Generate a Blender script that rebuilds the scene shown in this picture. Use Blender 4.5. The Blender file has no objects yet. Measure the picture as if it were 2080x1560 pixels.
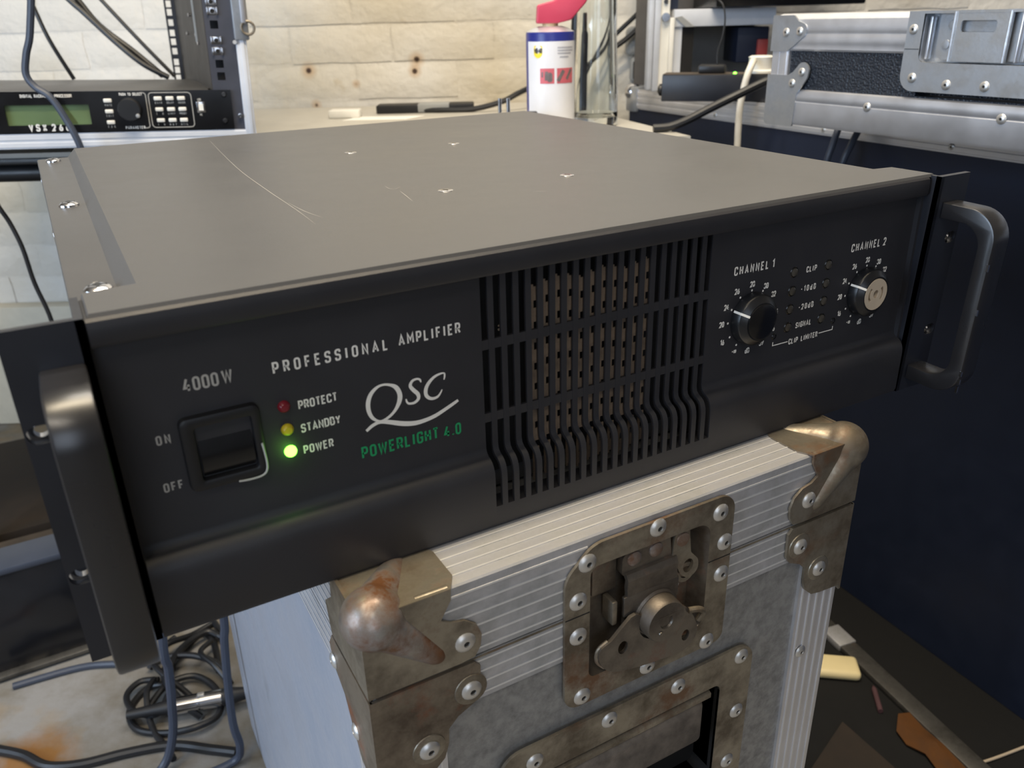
import bpy, bmesh, math, random
from mathutils import Vector, Matrix, Euler
random.seed(7)
S = 0.001            # everything below is written in millimetres
FLOOR = -570.0       # floor height under the amplifier's underside
C = bpy.context.scene.collection
scene = bpy.context.scene

def W(p): return Vector((p[0]*S, p[1]*S, (p[2]-FLOOR)*S))
CAMP = (-216.397, -288.274, 218.392)
YAW = math.radians(-28.946)          # the room's heading
RX = Vector((math.cos(YAW), math.sin(YAW), 0)); RY = Vector((-math.sin(YAW), math.cos(YAW), 0))
def RM(r, f, z):                     # a point given along the room's walls
    v = Vector((CAMP[0], CAMP[1], 0)) + RX*r + RY*f
    return (v.x, v.y, z)

# ------------------------------------------------------------------ camera, world, lights, exposure
cd = bpy.data.cameras.new('camera'); cam = bpy.data.objects.new('camera', cd); C.objects.link(cam)
cam.location = W(CAMP)
cam.rotation_euler = Euler([math.radians(a) for a in (65.84047, 1.3632, -29.55782)])
cd.sensor_fit = 'HORIZONTAL'; cd.sensor_width = 36.0; cd.lens = 36*1658.09/2080
cd.clip_start = 0.01; cd.dof.use_dof = True; cd.dof.focus_distance = 0.47; cd.dof.aperture_fstop = 15
scene.camera = cam
wd = bpy.data.worlds.new('world'); scene.world = wd; wd.use_nodes = True
wd.node_tree.nodes['Background'].inputs[0].default_value = (0.6, 0.68, 0.8, 1); wd.node_tree.nodes['Background'].inputs[1].default_value = 0.15
vs = scene.view_settings; scene.display_settings.display_device = 'sRGB'
vs.view_transform = 'Standard'; vs.look = 'None'; vs.gamma = 1; vs.use_curve_mapping = False; vs.exposure = 0.0

def area(name, pos, target, sx, sy, watts, col):
    l = bpy.data.lights.new(name, 'AREA'); l.shape = 'RECTANGLE'; l.size = sx*S; l.size_y = sy*S
    l.energy = watts; l.color = col
    o = bpy.data.objects.new(name, l); C.objects.link(o); o.location = W(pos)
    o.rotation_euler = (W(target)-W(pos)).to_track_quat('-Z', 'Y').to_euler()
    return o
area('window_light', RM(-1650, -500, 460), RM(50, 450, -60), 1200, 1000, 36, (0.62, 0.78, 1.0))
area('front_fill_light', RM(350, -1750, 500), RM(200, 300, -150), 900, 1300, 9.5, (0.72, 0.83, 1.0))  # no real doorway: cool fill added behind the camera for the front faces
area('ceiling_lamp_light', RM(150, 950, 1580), RM(150, 950, 0), 1250, 160, 17, (1.0, 0.93, 0.83))
area('front_lamp_light', RM(-60, 330, 1580), RM(-60, 330, 0), 1250, 160, 30, (1.0, 0.84, 0.60))
area('rear_lamp_light', RM(-250, -900, 1560), RM(-100, -100, -570), 1000, 160, 9, (1.0, 0.90, 0.76))

# ------------------------------------------------------------------ materials
def rgb(*c):
    return tuple(((v/255)/12.92 if v/255 <= .04045 else ((v/255+.055)/1.055)**2.4) for v in c) + (1,)
class NT:
    def __init__(s, name):
        s.m = bpy.data.materials.new(name); s.m.use_nodes = True; s.t = s.m.node_tree
        s.b = s.t.nodes['Principled BSDF']; s._tc = None
    def n(s, typ, **kw):
        x = s.t.nodes.new(typ)
        for k, v in kw.items(): setattr(x, k, v)
        return x
    def l(s, a, b): s.t.links.new(a, b)
    def co(s):
        if s._tc is None: s._tc = s.n('ShaderNodeTexCoord')
        return s._tc.outputs['Object']
    def noise(s, scale, detail=4, rough=.6, stretch=None, seed=0.0):
        x = s.n('ShaderNodeTexNoise'); x.inputs['Scale'].default_value = scale; x.inputs['Detail'].default_value = detail
        x.inputs['Roughness'].default_value = rough
        mp = s.n('ShaderNodeMapping'); s.l(s.co(), mp.inputs['Vector']); mp.inputs['Location'].default_value = (seed, seed*1.7, seed*.6)
        if stretch: mp.inputs['Scale'].default_value = stretch
        s.l(mp.outputs['Vector'], x.inputs['Vector'])
        return x.outputs['Fac']
    def ramp(s, src, lo, hi, a=0.0, b=1.0):
        x = s.n('ShaderNodeMapRange'); s.l(src, x.inputs['Value'])
        for k, v in zip(('From Min', 'From Max', 'To Min', 'To Max'), (lo, hi, a, b)): x.inputs[k].default_value = v
        return x.outputs['Result']
    def mix(s, fac, a, b):
        x = s.n('ShaderNodeMix', data_type='RGBA')
        s.l(fac, x.inputs['Factor']) if not isinstance(fac, float) else setattr(x.inputs['Factor'], 'default_value', fac)
        for i, v in ((6, a), (7, b)):
            if isinstance(v, tuple): x.inputs[i].default_value = v
            else: s.l(v, x.inputs[i])
        return x.outputs[2]
    def bump(s, src, strength, dist=.001):
        x = s.n('ShaderNodeBump'); x.inputs['Strength'].default_value = strength; x.inputs['Distance'].default_value = dist
        s.l(src, x.inputs['Height'])
        if s.b.inputs['Normal'].is_linked: s.l(s.b.inputs['Normal'].links[0].from_socket, x.inputs['Normal'])
        s.l(x.outputs['Normal'], s.b.inputs['Normal'])
    def set(s, **kw):
        for k, v in kw.items():
            i = s.b.inputs[k.replace('_', ' ')]
            if hasattr(v, 'is_output') or isinstance(v, bpy.types.NodeSocket): s.l(v, i)
            else: i.default_value = v
        return s.m
def plain(name, col, rough=.5, metal=0.0, bump=0, bscale=900, var=.12, spec=.5, vscale=30):
    t = NT(name); c = rgb(*col)
    d = tuple(v*(1-var) for v in c[:3])+(1,); u = tuple(min(1, v*(1+var)) for v in c[:3])+(1,)
    f = t.noise(vscale)
    t.set(Base_Color=t.mix(t.ramp(f, .35, .65), d, u), Metallic=metal, Specular_IOR_Level=spec)
    t.set(Roughness=t.ramp(f, .3, .7, max(.02, rough-.05), min(1, rough+.05)))
    if bump: t.bump(t.noise(bscale, 2), bump, .0003)
    return t.m
def worn(name, base, dirt, rust, rlo=.55, rhi=.7, metal=.75, rough=.42, dlo=.4, dhi=.65, sc=1.0, seed=0.0):
    t = NT(name)
    d = t.ramp(t.noise(38*sc, 6, .65, seed=seed), dlo, dhi); r = t.ramp(t.noise(24*sc, 7, .7, seed=seed+3.1), rlo, rhi)
    c = t.mix(r, t.mix(d, rgb(*base), rgb(*dirt)), rgb(*rust))
    m = t.n('ShaderNodeMath', operation='MULTIPLY_ADD'); t.l(r, m.inputs[0]); m.inputs[1].default_value = -metal*.9; m.inputs[2].default_value = metal
    t.set(Base_Color=c, Metallic=m.outputs[0], Roughness=t.ramp(d, 0, 1, rough-.07, rough+.16))
    t.bump(t.noise(260*sc, 4), .18, .0006)
    return t.m
def glow(name, col, strength):
    t = NT(name); return t.set(Base_Color=rgb(*col), Emission_Color=rgb(*col), Emission_Strength=strength)

MT = {}
MT['bezel'] = plain('black_bezel', (40, 40, 44), .46, bump=.25, bscale=2600, var=.06)
MT['cover'] = plain('grey_black_cover', (76, 76, 77), .42, bump=.22, bscale=2200, var=.05, vscale=9)
MT['ear'] = plain('black_anodised', (32, 34, 41), .38, bump=.08, bscale=3000, var=.06)
MT['flank'] = plain('dull_brown_black', (62, 57, 52), .55)
MT['rail'] = plain('slate_rail', (62, 64, 74), .45)
MT['handle'] = plain('black_handle', (30, 30, 33), .30, metal=.0, bump=.05, bscale=2600, var=.05, spec=.8)
MT['plastic'] = plain('black_plastic', (22, 22, 24), .4, var=.05)
MT['gloss'] = plain('black_gloss', (16, 16, 18), .22, var=.05)
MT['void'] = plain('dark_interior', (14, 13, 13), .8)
MT['guard'] = plain('dusty_brown_guard', (104, 89, 74), .85, var=.25, vscale=120, bump=.4, bscale=1200)
MT['ink'] = plain('white_print', (238, 235, 228), .6, var=.04)
MT['inkdim'] = plain('grey_print', (176, 174, 168), .6, var=.05)
MT['green_ink'] = plain('green_print', (18, 150, 92), .55, var=.04)
MT['scratch'] = plain('scratch_grey', (146, 144, 140), .5)
MT['screw'] = plain('bright_screw', (205, 205, 208), .18, metal=1, var=.05)
MT['dark_screw'] = plain('dark_screw', (90, 88, 86), .3, metal=1, var=.1)
MT['led_green'] = glow('led_green', (110, 255, 60), 9)
MT['led_red'] = plain('led_red', (120, 30, 42), .25)
MT['led_yellow'] = plain('led_yellow', (196, 176, 40), .3)
MT['led_clear'] = plain('led_clear', (66, 62, 56), .2)
MT['cap_in'] = plain('bare_knob_core', (196, 180, 158), .55, var=.06)
MT['knob'] = plain('knob_black', (24, 25, 28), .33, bump=.05)
MT['alu'] = worn('aluminium', (200, 200, 204), (172, 172, 172), (136, 132, 124), .66, .8, .5, .45, seed=11)
MT['ridge'] = plain('polished_ridge', (232, 232, 232), .4, metal=.5, var=.03)
MT['laminate'] = plain('white_laminate', (206, 210, 218), .42, var=.04)
MT['alu_bright'] = plain('aluminium_clean', (222, 223, 228), .4, metal=.8, bump=.05, var=.04)
MT['rivet'] = plain('rivet', (214, 212, 208), .42, metal=.85, var=.08)
MT['rivet_hole'] = plain('rivet_hole', (30, 28, 26), .8)
MT['zinc'] = worn('aged_zinc', (158, 150, 135), (108, 98, 84), (100, 70, 46), .52, .66, .72, .42, .38, .62)
MT['zinc_rust'] = worn('rusty_zinc', (140, 130, 116), (96, 84, 72), (120, 68, 38), .50, .66, .72, .42, seed=1.3)
MT['ball'] = worn('rusty_ball', (168, 166, 164), (128, 104, 82), (104, 70, 46), .46, .60, .78, .38, seed=2.2)
MT['galv'] = worn('galvanised', (196, 199, 203), (168, 172, 178), (140, 132, 120), .66, .8, .78, .38, sc=.8, seed=4)
MT['wing'] = worn('worn_wing', (126, 119, 110), (92, 84, 76), (106, 66, 42), .54, .68, .78, .40, seed=5)
MT['panel_grey'] = worn('grey_case_panel', (158, 158, 157), (132, 131, 129), (108, 103, 96), .62, .8, .4, .52, sc=3.2, seed=6)
MT['panel_white'] = worn('white_case_side', (176, 180, 190), (156, 161, 172), (128, 130, 134), .62, .8, .25, .40, sc=.5, seed=7)
MT['navy'] = plain('navy_laminate', (25, 34, 55), .5, bump=.12, bscale=900, var=.06, spec=.5)
MT['hex'] = None
MT['rubber'] = plain('black_rubber', (24, 25, 28), .5, var=.08)
MT['cable'] = plain('dark_cable', (26, 27, 30), .42, var=.05)
MT['cable_blue'] = plain('blue_grey_cable', (58, 65, 80), .42, var=.05)
MT['cable_white'] = plain('white_cable', (232, 226, 212), .4, var=.03)
MT['grip'] = plain('worn_rubber_grip', (98, 90, 82), .85, bump=.6, bscale=500, var=.3, vscale=90)
MT['white_plastic'] = plain('white_plastic', (232, 230, 222), .4, var=.03)
MT['grey_plastic'] = plain('grey_plastic', (150, 152, 152), .5, var=.06)
MT['table'] = plain('table_laminate', (186, 182, 172), .45, var=.06)
MT['paper'] = plain('paper', (240, 238, 230), .7, var=.02)
MT['can_blue'] = plain('can_blue', (44, 52, 132), .3, var=.03)
MT['can_white'] = plain('can_label', (240, 240, 244), .32, var=.02)
MT['can_red'] = plain('can_red', (206, 70, 96), .38, var=.03)
MT['can_pink'] = plain('can_print_red', (214, 108, 118), .45, var=.08)
MT['can_grey'] = plain('can_print_grey', (120, 112, 112), .45, var=.2, vscale=150)
MT['can_yellow'] = plain('can_yellow', (250, 226, 20), .4, var=.02)
MT['navy_ink'] = plain('navy_print', (30, 34, 60), .5)
MT['lightgrey_ink'] = plain('pale_grey_print', (176, 176, 184), .5)
MT['cream'] = plain('cream_plastic', (240, 222, 170), .45, var=.03)
MT['lcd'] = plain('lcd_green', (104, 124, 84), .3, var=.06)
MT['lcd_dark'] = plain('lcd_band', (78, 88, 52), .3, var=.06)
MT['ochre'] = plain('ochre_cloth', (84, 49, 7), .85, var=.2, bump=.5, bscale=400)
MT['pink'] = plain('pink_plastic', (84, 58, 62), .6)
MT['red'] = plain('red_plastic', (150, 60, 60), .5)
MT['mat'] = plain('black_mat', (11, 11, 11), .9, bump=.5, bscale=600, var=.25)
MT['brownboard'] = plain('brown_board', (44, 36, 29), .85, var=.2)
MT['strip'] = worn('steel_strip', (104, 102, 98), (72, 70, 67), (80, 66, 52), .6, .75, .6, .45, seed=8)
MT['plaster'] = plain('painted_plaster', (214, 205, 184), .7, var=.05, bump=.4, bscale=60)
t = NT('glossy_black_sheet'); t.set(Base_Color=rgb(22, 24, 30), Roughness=.22)
t.bump(t.noise(5, 2, .4, stretch=(1.6, .6, 1.2)), .6, .03); MT['sheet'] = t.m
t = NT('textured_black'); t.set(Base_Color=rgb(32, 38, 48), Roughness=.42)
v = t.n('ShaderNodeTexVoronoi'); v.inputs['Scale'].default_value = 420; t.l(t.co(), v.inputs['Vector'])
t.bump(v.outputs['Distance'], .8, .0012); MT['hex'] = t.m
t = NT('clear_glass'); MT['glass'] = t.set(Base_Color=(.95, .98, .97, 1), Roughness=.03, IOR=1.48, Transmission_Weight=1.0)
# painted brick: cream paint, yellowed patches, a few rust weeps where nails were
t = NT('painted_brick'); geo = t.n('ShaderNodeNewGeometry')
def worldnoise(t, scale, seed):
    x = t.n('ShaderNodeTexNoise'); x.inputs['Scale'].default_value = scale; x.inputs['Detail'].default_value = 6
    mp = t.n('ShaderNodeMapping'); mp.inputs['Location'].default_value = (seed, seed, seed)
    t.l(geo.outputs['Position'], mp.inputs['Vector']); t.l(mp.outputs['Vector'], x.inputs['Vector']); return x.outputs['Fac']
c = t.mix(t.ramp(worldnoise(t, 3, 1), .42, .70), rgb(224, 221, 214), rgb(208, 198, 176))
c = t.mix(t.ramp(worldnoise(t, 18, 4), .68, .80, 0, .5), c, rgb(186, 166, 128))
d = t.ramp(worldnoise(t, 70, 2), .3, .7)
for (r, z, rad) in ((-368, 137, 7), (-163, 151, 7), (-168, 131, 6), (-361, 75, 5), (-281, 111, 4)):
    vm = t.n('ShaderNodeVectorMath', operation='DISTANCE'); t.l(geo.outputs['Position'], vm.inputs[0])
    p = W(RM(r, 1648.4, z)); vm.inputs[1].default_value = p
    c = t.mix(t.ramp(vm.outputs['Value'], rad*S*2.6, rad*S*.9, 0, .55), c, rgb(182, 140, 84))
    c = t.mix(t.ramp(vm.outputs['Value'], rad*S, rad*S*.6), c, rgb(62, 40, 24))
t.set(Base_Color=c, Roughness=.55); t.bump(worldnoise(t, 30, 5), .35, .008); t.bump(d, .25, .003); MT['brick'] = t.m
t = NT('concrete'); a = t.noise(7, 6, .65); b = t.noise(3.5, 5, .6, seed=5)
c = t.mix(t.ramp(a, .38, .62), rgb(104, 98, 86), rgb(134, 133, 132)); c = t.mix(t.ramp(b, .54, .70), c, rgb(140, 118, 82))
c = t.mix(t.ramp(t.noise(9, 6, .7, seed=9), .66, .74), c, rgb(150, 92, 26))
geo = t.n('ShaderNodeNewGeometry'); vm = t.n('ShaderNodeVectorMath', operation='DISTANCE'); t.l(geo.outputs['Position'], vm.inputs[0]); vm.inputs[1].default_value = W((-384, 606, FLOOR))
wob = t.n('ShaderNodeMath', operation='MULTIPLY_ADD'); t.l(t.noise(30, 4, seed=2), wob.inputs[0]); wob.inputs[1].default_value = .05; t.l(vm.outputs['Value'], wob.inputs[2])
c = t.mix(t.ramp(wob.outputs[0], .085, .05, 0, .85), c, rgb(132, 88, 24))      # one rust bloom on the floor
t.set(Base_Color=c, Roughness=.7); t.bump(t.noise(60), .3, .003); MT['concrete'] = t.m
MT['wallpaint'] = plain('wall_paint', (168, 160, 148), .8)
MT['darkwall'] = plain('dark_wall', (92, 88, 84), .85)
MT['case_top'] = plain('dusty_case_top', (74, 64, 54), .8, var=.25, bump=.2)

# ------------------------------------------------------------------ geometry helpers
def MF(y=0.0):            # (u, v, out) on a face that looks towards -y
    return Matrix(((1, 0, 0, 0), (0, 0, -1, y), (0, 1, 0, 0), (0, 0, 0, 1)))
def ML(x=0.0):            # (u, v, out) on a face that looks towards -x, u runs towards -y
    return Matrix(((0, 0, -1, x), (-1, 0, 0, 0), (0, 1, 0, 0), (0, 0, 0, 1)))
def MU(z=0.0): return Matrix.Translation((0, 0, z))
def fillet(pts, closed=False, default=0.0, n=5):
    out = []; N = len(pts)
    for i, p in enumerate(pts):
        r = p[2] if len(p) > 2 else default
        P = Vector(p[:2])
        if r <= 0 or (not closed and i in (0, N-1)): out.append(P); continue
        A = Vector(pts[i-1][:2]); B = Vector(pts[(i+1) % N][:2])
        a = (A-P); b = (B-P); la, lb = a.length, b.length
        if la < 1e-6 or lb < 1e-6: out.append(P); continue
        a /= la; b /= lb; ang = math.acos(max(-1, min(1, a.dot(b))))
        if ang > 3.1: out.append(P); continue
        t = min(r/math.tan(ang/2), la*.49, lb*.49); rr = t*math.tan(ang/2)
        cdir = (a+b).normalized(); cc = P+cdir*(rr/math.sin(ang/2))
        s0 = P+a*t-cc; s1 = P+b*t-cc
        a0 = math.atan2(s0.y, s0.x); da = math.atan2(s0.x*s1.y-s0.y*s1.x, s0.dot(s1))
        for k in range(n+1):
            q = a0+da*k/n; out.append(cc+Vector((math.cos(q), math.sin(q)))*rr)
    return out
def rrect(x0, x1, y0, y1, r, n=5): return fillet([(x0, y0), (x1, y0), (x1, y1), (x0, y1)], True, r, n)
def circ(cx, cy, r, n=16, ry=None): return [Vector((cx+r*math.cos(2*math.pi*k/n), cy+(ry or r)*math.sin(2*math.pi*k/n))) for k in range(n)]
def catmull(pts, sub=6, closed=False):
    P = [Vector(p) for p in pts]; N = len(P); out = []
    rng = range(N if closed else N-1)
    for i in rng:
        if closed: a, b, c, d = P[i-1], P[i], P[(i+1) % N], P[(i+2) % N]
        else: a, b, c, d = P[max(i-1, 0)], P[i], P[i+1], P[min(i+2, N-1)]
        for k in range(sub):
            t = k/sub
            out.append(.5*((2*b)+(c-a)*t+(2*a-5*b+4*c-d)*t*t+(3*b-a-3*c+d)*t**3))
    if not closed: out.append(P[-1])
    return out

class B:
    def __init__(s): s.bm = bmesh.new(); s.mi = 0
    def _fin(s, faces):
        for f in faces: f.material_index = s.mi
    def hull(s, V, F, M=None):
        vs = [s.bm.verts.new(M @ Vector(v) if M else Vector(v)) for v in V]; fs = []
        for f in F:
            try: fs.append(s.bm.faces.new([vs[i] for i in f]))
            except ValueError: pass
        s._fin(fs); return vs, fs
    def box(s, x0, x1, y0, y1, z0, z1, bev=0.0, seg=2, M=None):
        V = [(x, y, z) for x in (x0, x1) for y in (y0, y1) for z in (z0, z1)]
        vs, fs = s.hull(V, [(0, 1, 3, 2), (4, 6, 7, 5), (0, 4, 5, 1), (2, 3, 7, 6), (0, 2, 6, 4), (1, 5, 7, 3)], M)
        if bev:
            es = list({e for f in fs for e in f.edges})
            r = bmesh.ops.bevel(s.bm, geom=es, offset=bev, segments=seg, profile=.5, affect='EDGES', clamp_overlap=True)
            s._fin(r['faces'])
        return s
    def lathe(s, prof, M=None, n=24, arc=None):
        rings = []
        for (r, z) in prof:
            if r < 1e-6: rings.append([s.bm.verts.new(M @ Vector((0, 0, z)) if M else Vector((0, 0, z)))])
            else:
                rings.append([s.bm.verts.new((M @ Vector((r*math.cos(2*math.pi*k/n), r*math.sin(2*math.pi*k/n), z))) if M else Vector((r*math.cos(2*math.pi*k/n), r*math.sin(2*math.pi*k/n), z))) for k in range(n)])
        fs = []
        for A, Bq in zip(rings, rings[1:]):
            for k in range(n):
                a = A if len(A) == 1 else [A[k], A[(k+1) % n]]; b = Bq if len(Bq) == 1 else [Bq[(k+1) % n], Bq[k]]
                f = list(a)+list(b)
                if len(f) > 2: fs.append(s.bm.faces.new(f))
        s._fin(fs); return s
    def cyl(s, p0, p1, r0, r1=None, n=20):
        p0 = Vector(p0); p1 = Vector(p1); d = p1-p0; r1 = r0 if r1 is None else r1
        M = Matrix.Translation(p0) @ d.to_track_quat('Z', 'Y').to_matrix().to_4x4()
        return s.lathe([(0, 0), (r0, 0), (r1, d.length), (0, d.length)], M, n)
    def tube(s, pts, r, n=10, closed=False, sub=6):
        P = catmull(pts, sub, closed) if sub else [Vector(p) for p in pts]; rings = []; N = len(P); up = None
        for i in range(N):
            a = P[i-1] if (i or closed) else P[0]; b = P[(i+1) % N] if (i < N-1 or closed) else P[-1]
            t = (b-a); t = t.normalized() if t.length > 1e-9 else Vector((0, 0, 1))
            if up is None: up = t.orthogonal().normalized()
            up = (up-t*up.dot(t)); up = up.normalized() if up.length > 1e-6 else t.orthogonal().normalized()
            w = t.cross(up); rr = r(i/(N-1)) if callable(r) else r
            rings.append([s.bm.verts.new(P[i]+(up*math.cos(2*math.pi*k/n)+w*math.sin(2*math.pi*k/n))*rr) for k in range(n)])
        fs = []
        for i in range(N if closed else N-1):
            A, Q = rings[i], rings[(i+1) % N]
            for k in range(n): fs.append(s.bm.faces.new([A[k], A[(k+1) % n], Q[(k+1) % n], Q[k]]))
        if not closed: fs.append(s.bm.faces.new(rings[0][::-1])); fs.append(s.bm.faces.new(rings[-1]))
        s._fin(fs); return s
    def prism(s, outer, w0, w1, M=None, holes=()):
        before = set(s.bm.faces); loops = [outer]+list(holes); es = []
        for L in loops:
            vs = [s.bm.verts.new((p[0], p[1], w0)) for p in L]
            es += [s.bm.edges.new((vs[i], vs[(i+1) % len(vs)])) for i in range(len(vs))]
        if holes: r = bmesh.ops.triangle_fill(s.bm, use_beauty=True, use_dissolve=False, edges=es); fs = [g for g in r['geom'] if isinstance(g, bmesh.types.BMFace)]
        else: fs = [s.bm.faces.new([e.verts[0] for e in es])]
        r = bmesh.ops.extrude_face_region(s.bm, geom=fs, use_keep_orig=True)
        nv = [g for g in r['geom'] if isinstance(g, bmesh.types.BMVert)]
        bmesh.ops.translate(s.bm, vec=(0, 0, w1-w0), verts=nv)
        new = [f for f in s.bm.faces if f not in before]; s._fin(new)
        if M is not None: bmesh.ops.transform(s.bm, matrix=M, verts=list({v for f in new for v in f.verts}))
        return s
    def ribbon(s, pts, w, M, closed=False, out=0.0):
        P = [Vector(p[:2]) for p in pts]; N = len(P); L, R = [], []
        for i in range(N):
            a = P[i-1] if (i or closed) else None; b = P[(i+1) % N] if (i < N-1 or closed) else None
            d1 = (P[i]-a).normalized() if a is not None and (P[i]-a).length > 1e-9 else None
            d2 = (b-P[i]).normalized() if b is not None and (b-P[i]).length > 1e-9 else None
            d1 = d1 or d2; d2 = d2 or d1
            if d1 is None: continue
            n1 = Vector((-d1.y, d1.x)); n2 = Vector((-d2.y, d2.x)); m = n1+n2
            m = m.normalized() if m.length > 1e-4 else n1
            k = 1/max(.45, m.dot(n1)); ww = (w[i] if isinstance(w, (list, tuple)) else w)/2*k
            L.append(P[i]+m*ww); R.append(P[i]-m*ww)
        vl = [s.bm.verts.new(M @ Vector((p.x, p.y, out))) for p in L]; vr = [s.bm.verts.new(M @ Vector((p.x, p.y, out))) for p in R]
        fs = []; K = len(vl)
        for i in range(K if closed else K-1):
            j = (i+1) % K; fs.append(s.bm.faces.new([vr[i], vr[j], vl[j], vl[i]]))
        s._fin(fs); return s
    def extrude_profile(s, prof, axis, a0, a1):       # closed 2-D profile swept along x or y
        n = len(prof)
        mk = (lambda a, p: (a, p[0], p[1])) if axis == 'x' else (lambda a, p: (p[0], a, p[1])) if axis == 'y' else (lambda a, p: (p[0], p[1], a))
        V = [mk(a0, p) for p in prof]+[mk(a1, p) for p in prof]
        s.hull(V, [[i, (i+1) % n, n+(i+1) % n, n+i] for i in range(n)]+[list(range(n)), list(range(n, 2*n))]); return s
    def mesh(s, name, mats, angle=34):
        bm = s.bm; bmesh.ops.remove_doubles(bm, verts=bm.verts, dist=1e-4) if len(bm.verts) < 4000 else None
        bmesh.ops.recalc_face_normals(bm, faces=bm.faces)
        lim = math.radians(angle)
        for f in bm.faces: f.smooth = True
        for e in bm.edges:
            e.smooth = not (len(e.link_faces) != 2 or e.calc_face_angle(0) > lim or e.link_faces[0].material_index != e.link_faces[1].material_index)
        bmesh.ops.scale(bm, vec=(S, S, S), verts=bm.verts)
        me = bpy.data.meshes.new(name); bm.to_mesh(me); bm.free()
        for m in mats: me.materials.append(MT[m] if isinstance(m, str) else m)
        return me

def thing(name, label, cat, org=(0, 0, 0), rz=0.0, group=None, kind=None, tilt=0.0):
    o = bpy.data.objects.new(name, None); C.objects.link(o); o.empty_display_size = .03
    o.location = W(org); o.rotation_euler = (0, tilt, rz)
    if label: o['label'] = label
    if cat: o['category'] = cat
    if group: o['group'] = group
    if kind: o['kind'] = kind
    return o
def part(name, b, mats, parent, label=None, shift=None, rot=None):
    if isinstance(mats, str): mats = [mats]
    me = b.mesh(name, mats) if isinstance(b, B) else b
    o = bpy.data.objects.new(name, me); C.objects.link(o); o.parent = parent
    if shift is not None: o.location = Vector(shift)*S
    if rot is not None: o.rotation_euler = rot
    if label: o['label'] = label
    return o
def single(name, b, mats, label, cat, org=(0, 0, 0), rz=0.0, group=None, kind=None):
    if isinstance(mats, str): mats = [mats]
    o = bpy.data.objects.new(name, b.mesh(name, mats)); C.objects.link(o); o.location = W(org); o.rotation_euler = (0, 0, rz)
    if label: o['label'] = label
    if cat: o['category'] = cat
    if group: o['group'] = group
    if kind: o['kind'] = kind
    return o
def loose(name, b, mats, label, cat, group=None):      # a cable or cloth modelled in place: origin moved to its own lowest middle
    xs = [v.co for v in b.bm.verts]; lo = Vector((sum(v.x for v in xs)/len(xs), sum(v.y for v in xs)/len(xs), min(v.z for v in xs)))
    bmesh.ops.translate(b.bm, vec=-lo, verts=b.bm.verts)
    return single(name, b, mats, label, cat, lo, 0, group)

# ------------------------------------------------------------------ stroke lettering
G = {}
def g(ch, w, *strokes): G[ch] = (w, strokes)
r_ = .20
g('A', .60, [(0, 0), (.3, 1), (.6, 0)], [(.11, .3), (.49, .3)])
g('B', .52, [(0, 0), (0, 1), (.47, 1, r_), (.47, .53, r_), (0, .53)], [(.2, .53), (.52, .53, r_), (.52, 0, r_), (0, 0)])
g('C', .52, [(.52, .72), (.52, 1, r_), (0, 1, r_), (0, 0, r_), (.52, 0, r_), (.52, .28)])
g('D', .52, [(0, 0), (0, 1), (.52, 1, .25), (.52, 0, .25), (0, 0), (0, .1)])
g('E', .46, [(.46, 1), (0, 1), (0, 0), (.46, 0)], [(0, .52), (.40, .52)])
g('F', .44, [(.44, 1), (0, 1), (0, 0)], [(0, .50), (.38, .50)])
g('G', .52, [(.52, .74), (.52, 1, r_), (0, 1, r_), (0, 0, r_), (.52, 0, r_), (.52, .48), (.28, .48)])
g('H', .52, [(0, 0), (0, 1)], [(.52, 0), (.52, 1)], [(0, .5), (.52, .5)])
g('I', .14, [(.07, 0), (.07, 1)])
g('K', .52, [(0, 0), (0, 1)], [(.5, 1), (0, .42)], [(.16, .6), (.52, 0)])
g('L', .44, [(0, 1), (0, 0), (.44, 0)])
g('M', .66, [(0, 0), (0, 1), (.33, .35), (.66, 1), (.66, 0)])
g('N', .54, [(0, 0), (0, 1), (.54, 0), (.54, 1)])
g('O', .52, [(0, .5), (0, 1, r_), (.52, 1, r_), (.52, 0, r_), (0, 0, r_), (0, .5)])
g('P', .50, [(0, 0), (0, 1), (.5, 1, r_), (.5, .44, r_), (0, .44)])
g('Q', .52, [(0, .5), (0, 1, r_), (.52, 1, r_), (.52, 0, r_), (0, 0, r_), (0, .5)], [(.34, .22), (.58, -.06)])
g('R', .52, [(0, 0), (0, 1), (.5, 1, r_), (.5, .45, r_), (0, .45)], [(.28, .45), (.53, 0)])
g('S', .50, [(.49, .76), (.49, 1, r_), (0, 1, r_), (0, .53, r_), (.5, .5, r_), (.5, 0, r_), (0, 0, r_), (0, .24)])
g('T', .52, [(0, 1), (.52, 1)], [(.26, 1), (.26, 0)])
g('U', .52, [(0, 1), (0, 0, r_), (.52, 0, r_), (.52, 1)])
g('V', .58, [(0, 1), (.29, 0), (.58, 1)])
g('W', .82, [(0, 1), (.2, 0), (.41, .9), (.62, 0), (.82, 1)])
g('X', .54, [(0, 0), (.54, 1)], [(0, 1), (.54, 0)])
g('Y', .54, [(0, 1), (.27, .45), (.54, 1)], [(.27, .45), (.27, 0)])
g('0', .48, *G['O'][1]); G['0'] = (.48, [[(0, .5), (0, 1, r_), (.48, 1, r_), (.48, 0, r_), (0, 0, r_), (0, .5)]])
g('1', .26, [(0, .78), (.26, 1), (.26, 0)])
g('2', .48, [(0, .74), (0, 1, r_), (.48, 1, r_), (.48, .56, .1), (0, 0), (.48, 0)])
g('3', .48, [(0, .76), (0, 1, r_), (.46, 1, r_), (.46, .53, r_), (.14, .53)], [(.2, .53), (.48, .53, r_), (.48, 0, r_), (0, 0, r_), (0, .24)])
g('4', .54, [(.30, 1), (0, .26), (.54, .26)], [(.40, .52), (.40, 0)])
g('6', .48, [(.36, 1), (.02, .36, .1), (0, 0, r_), (.48, 0, r_), (.48, .54, r_), (.1, .54)])
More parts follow.
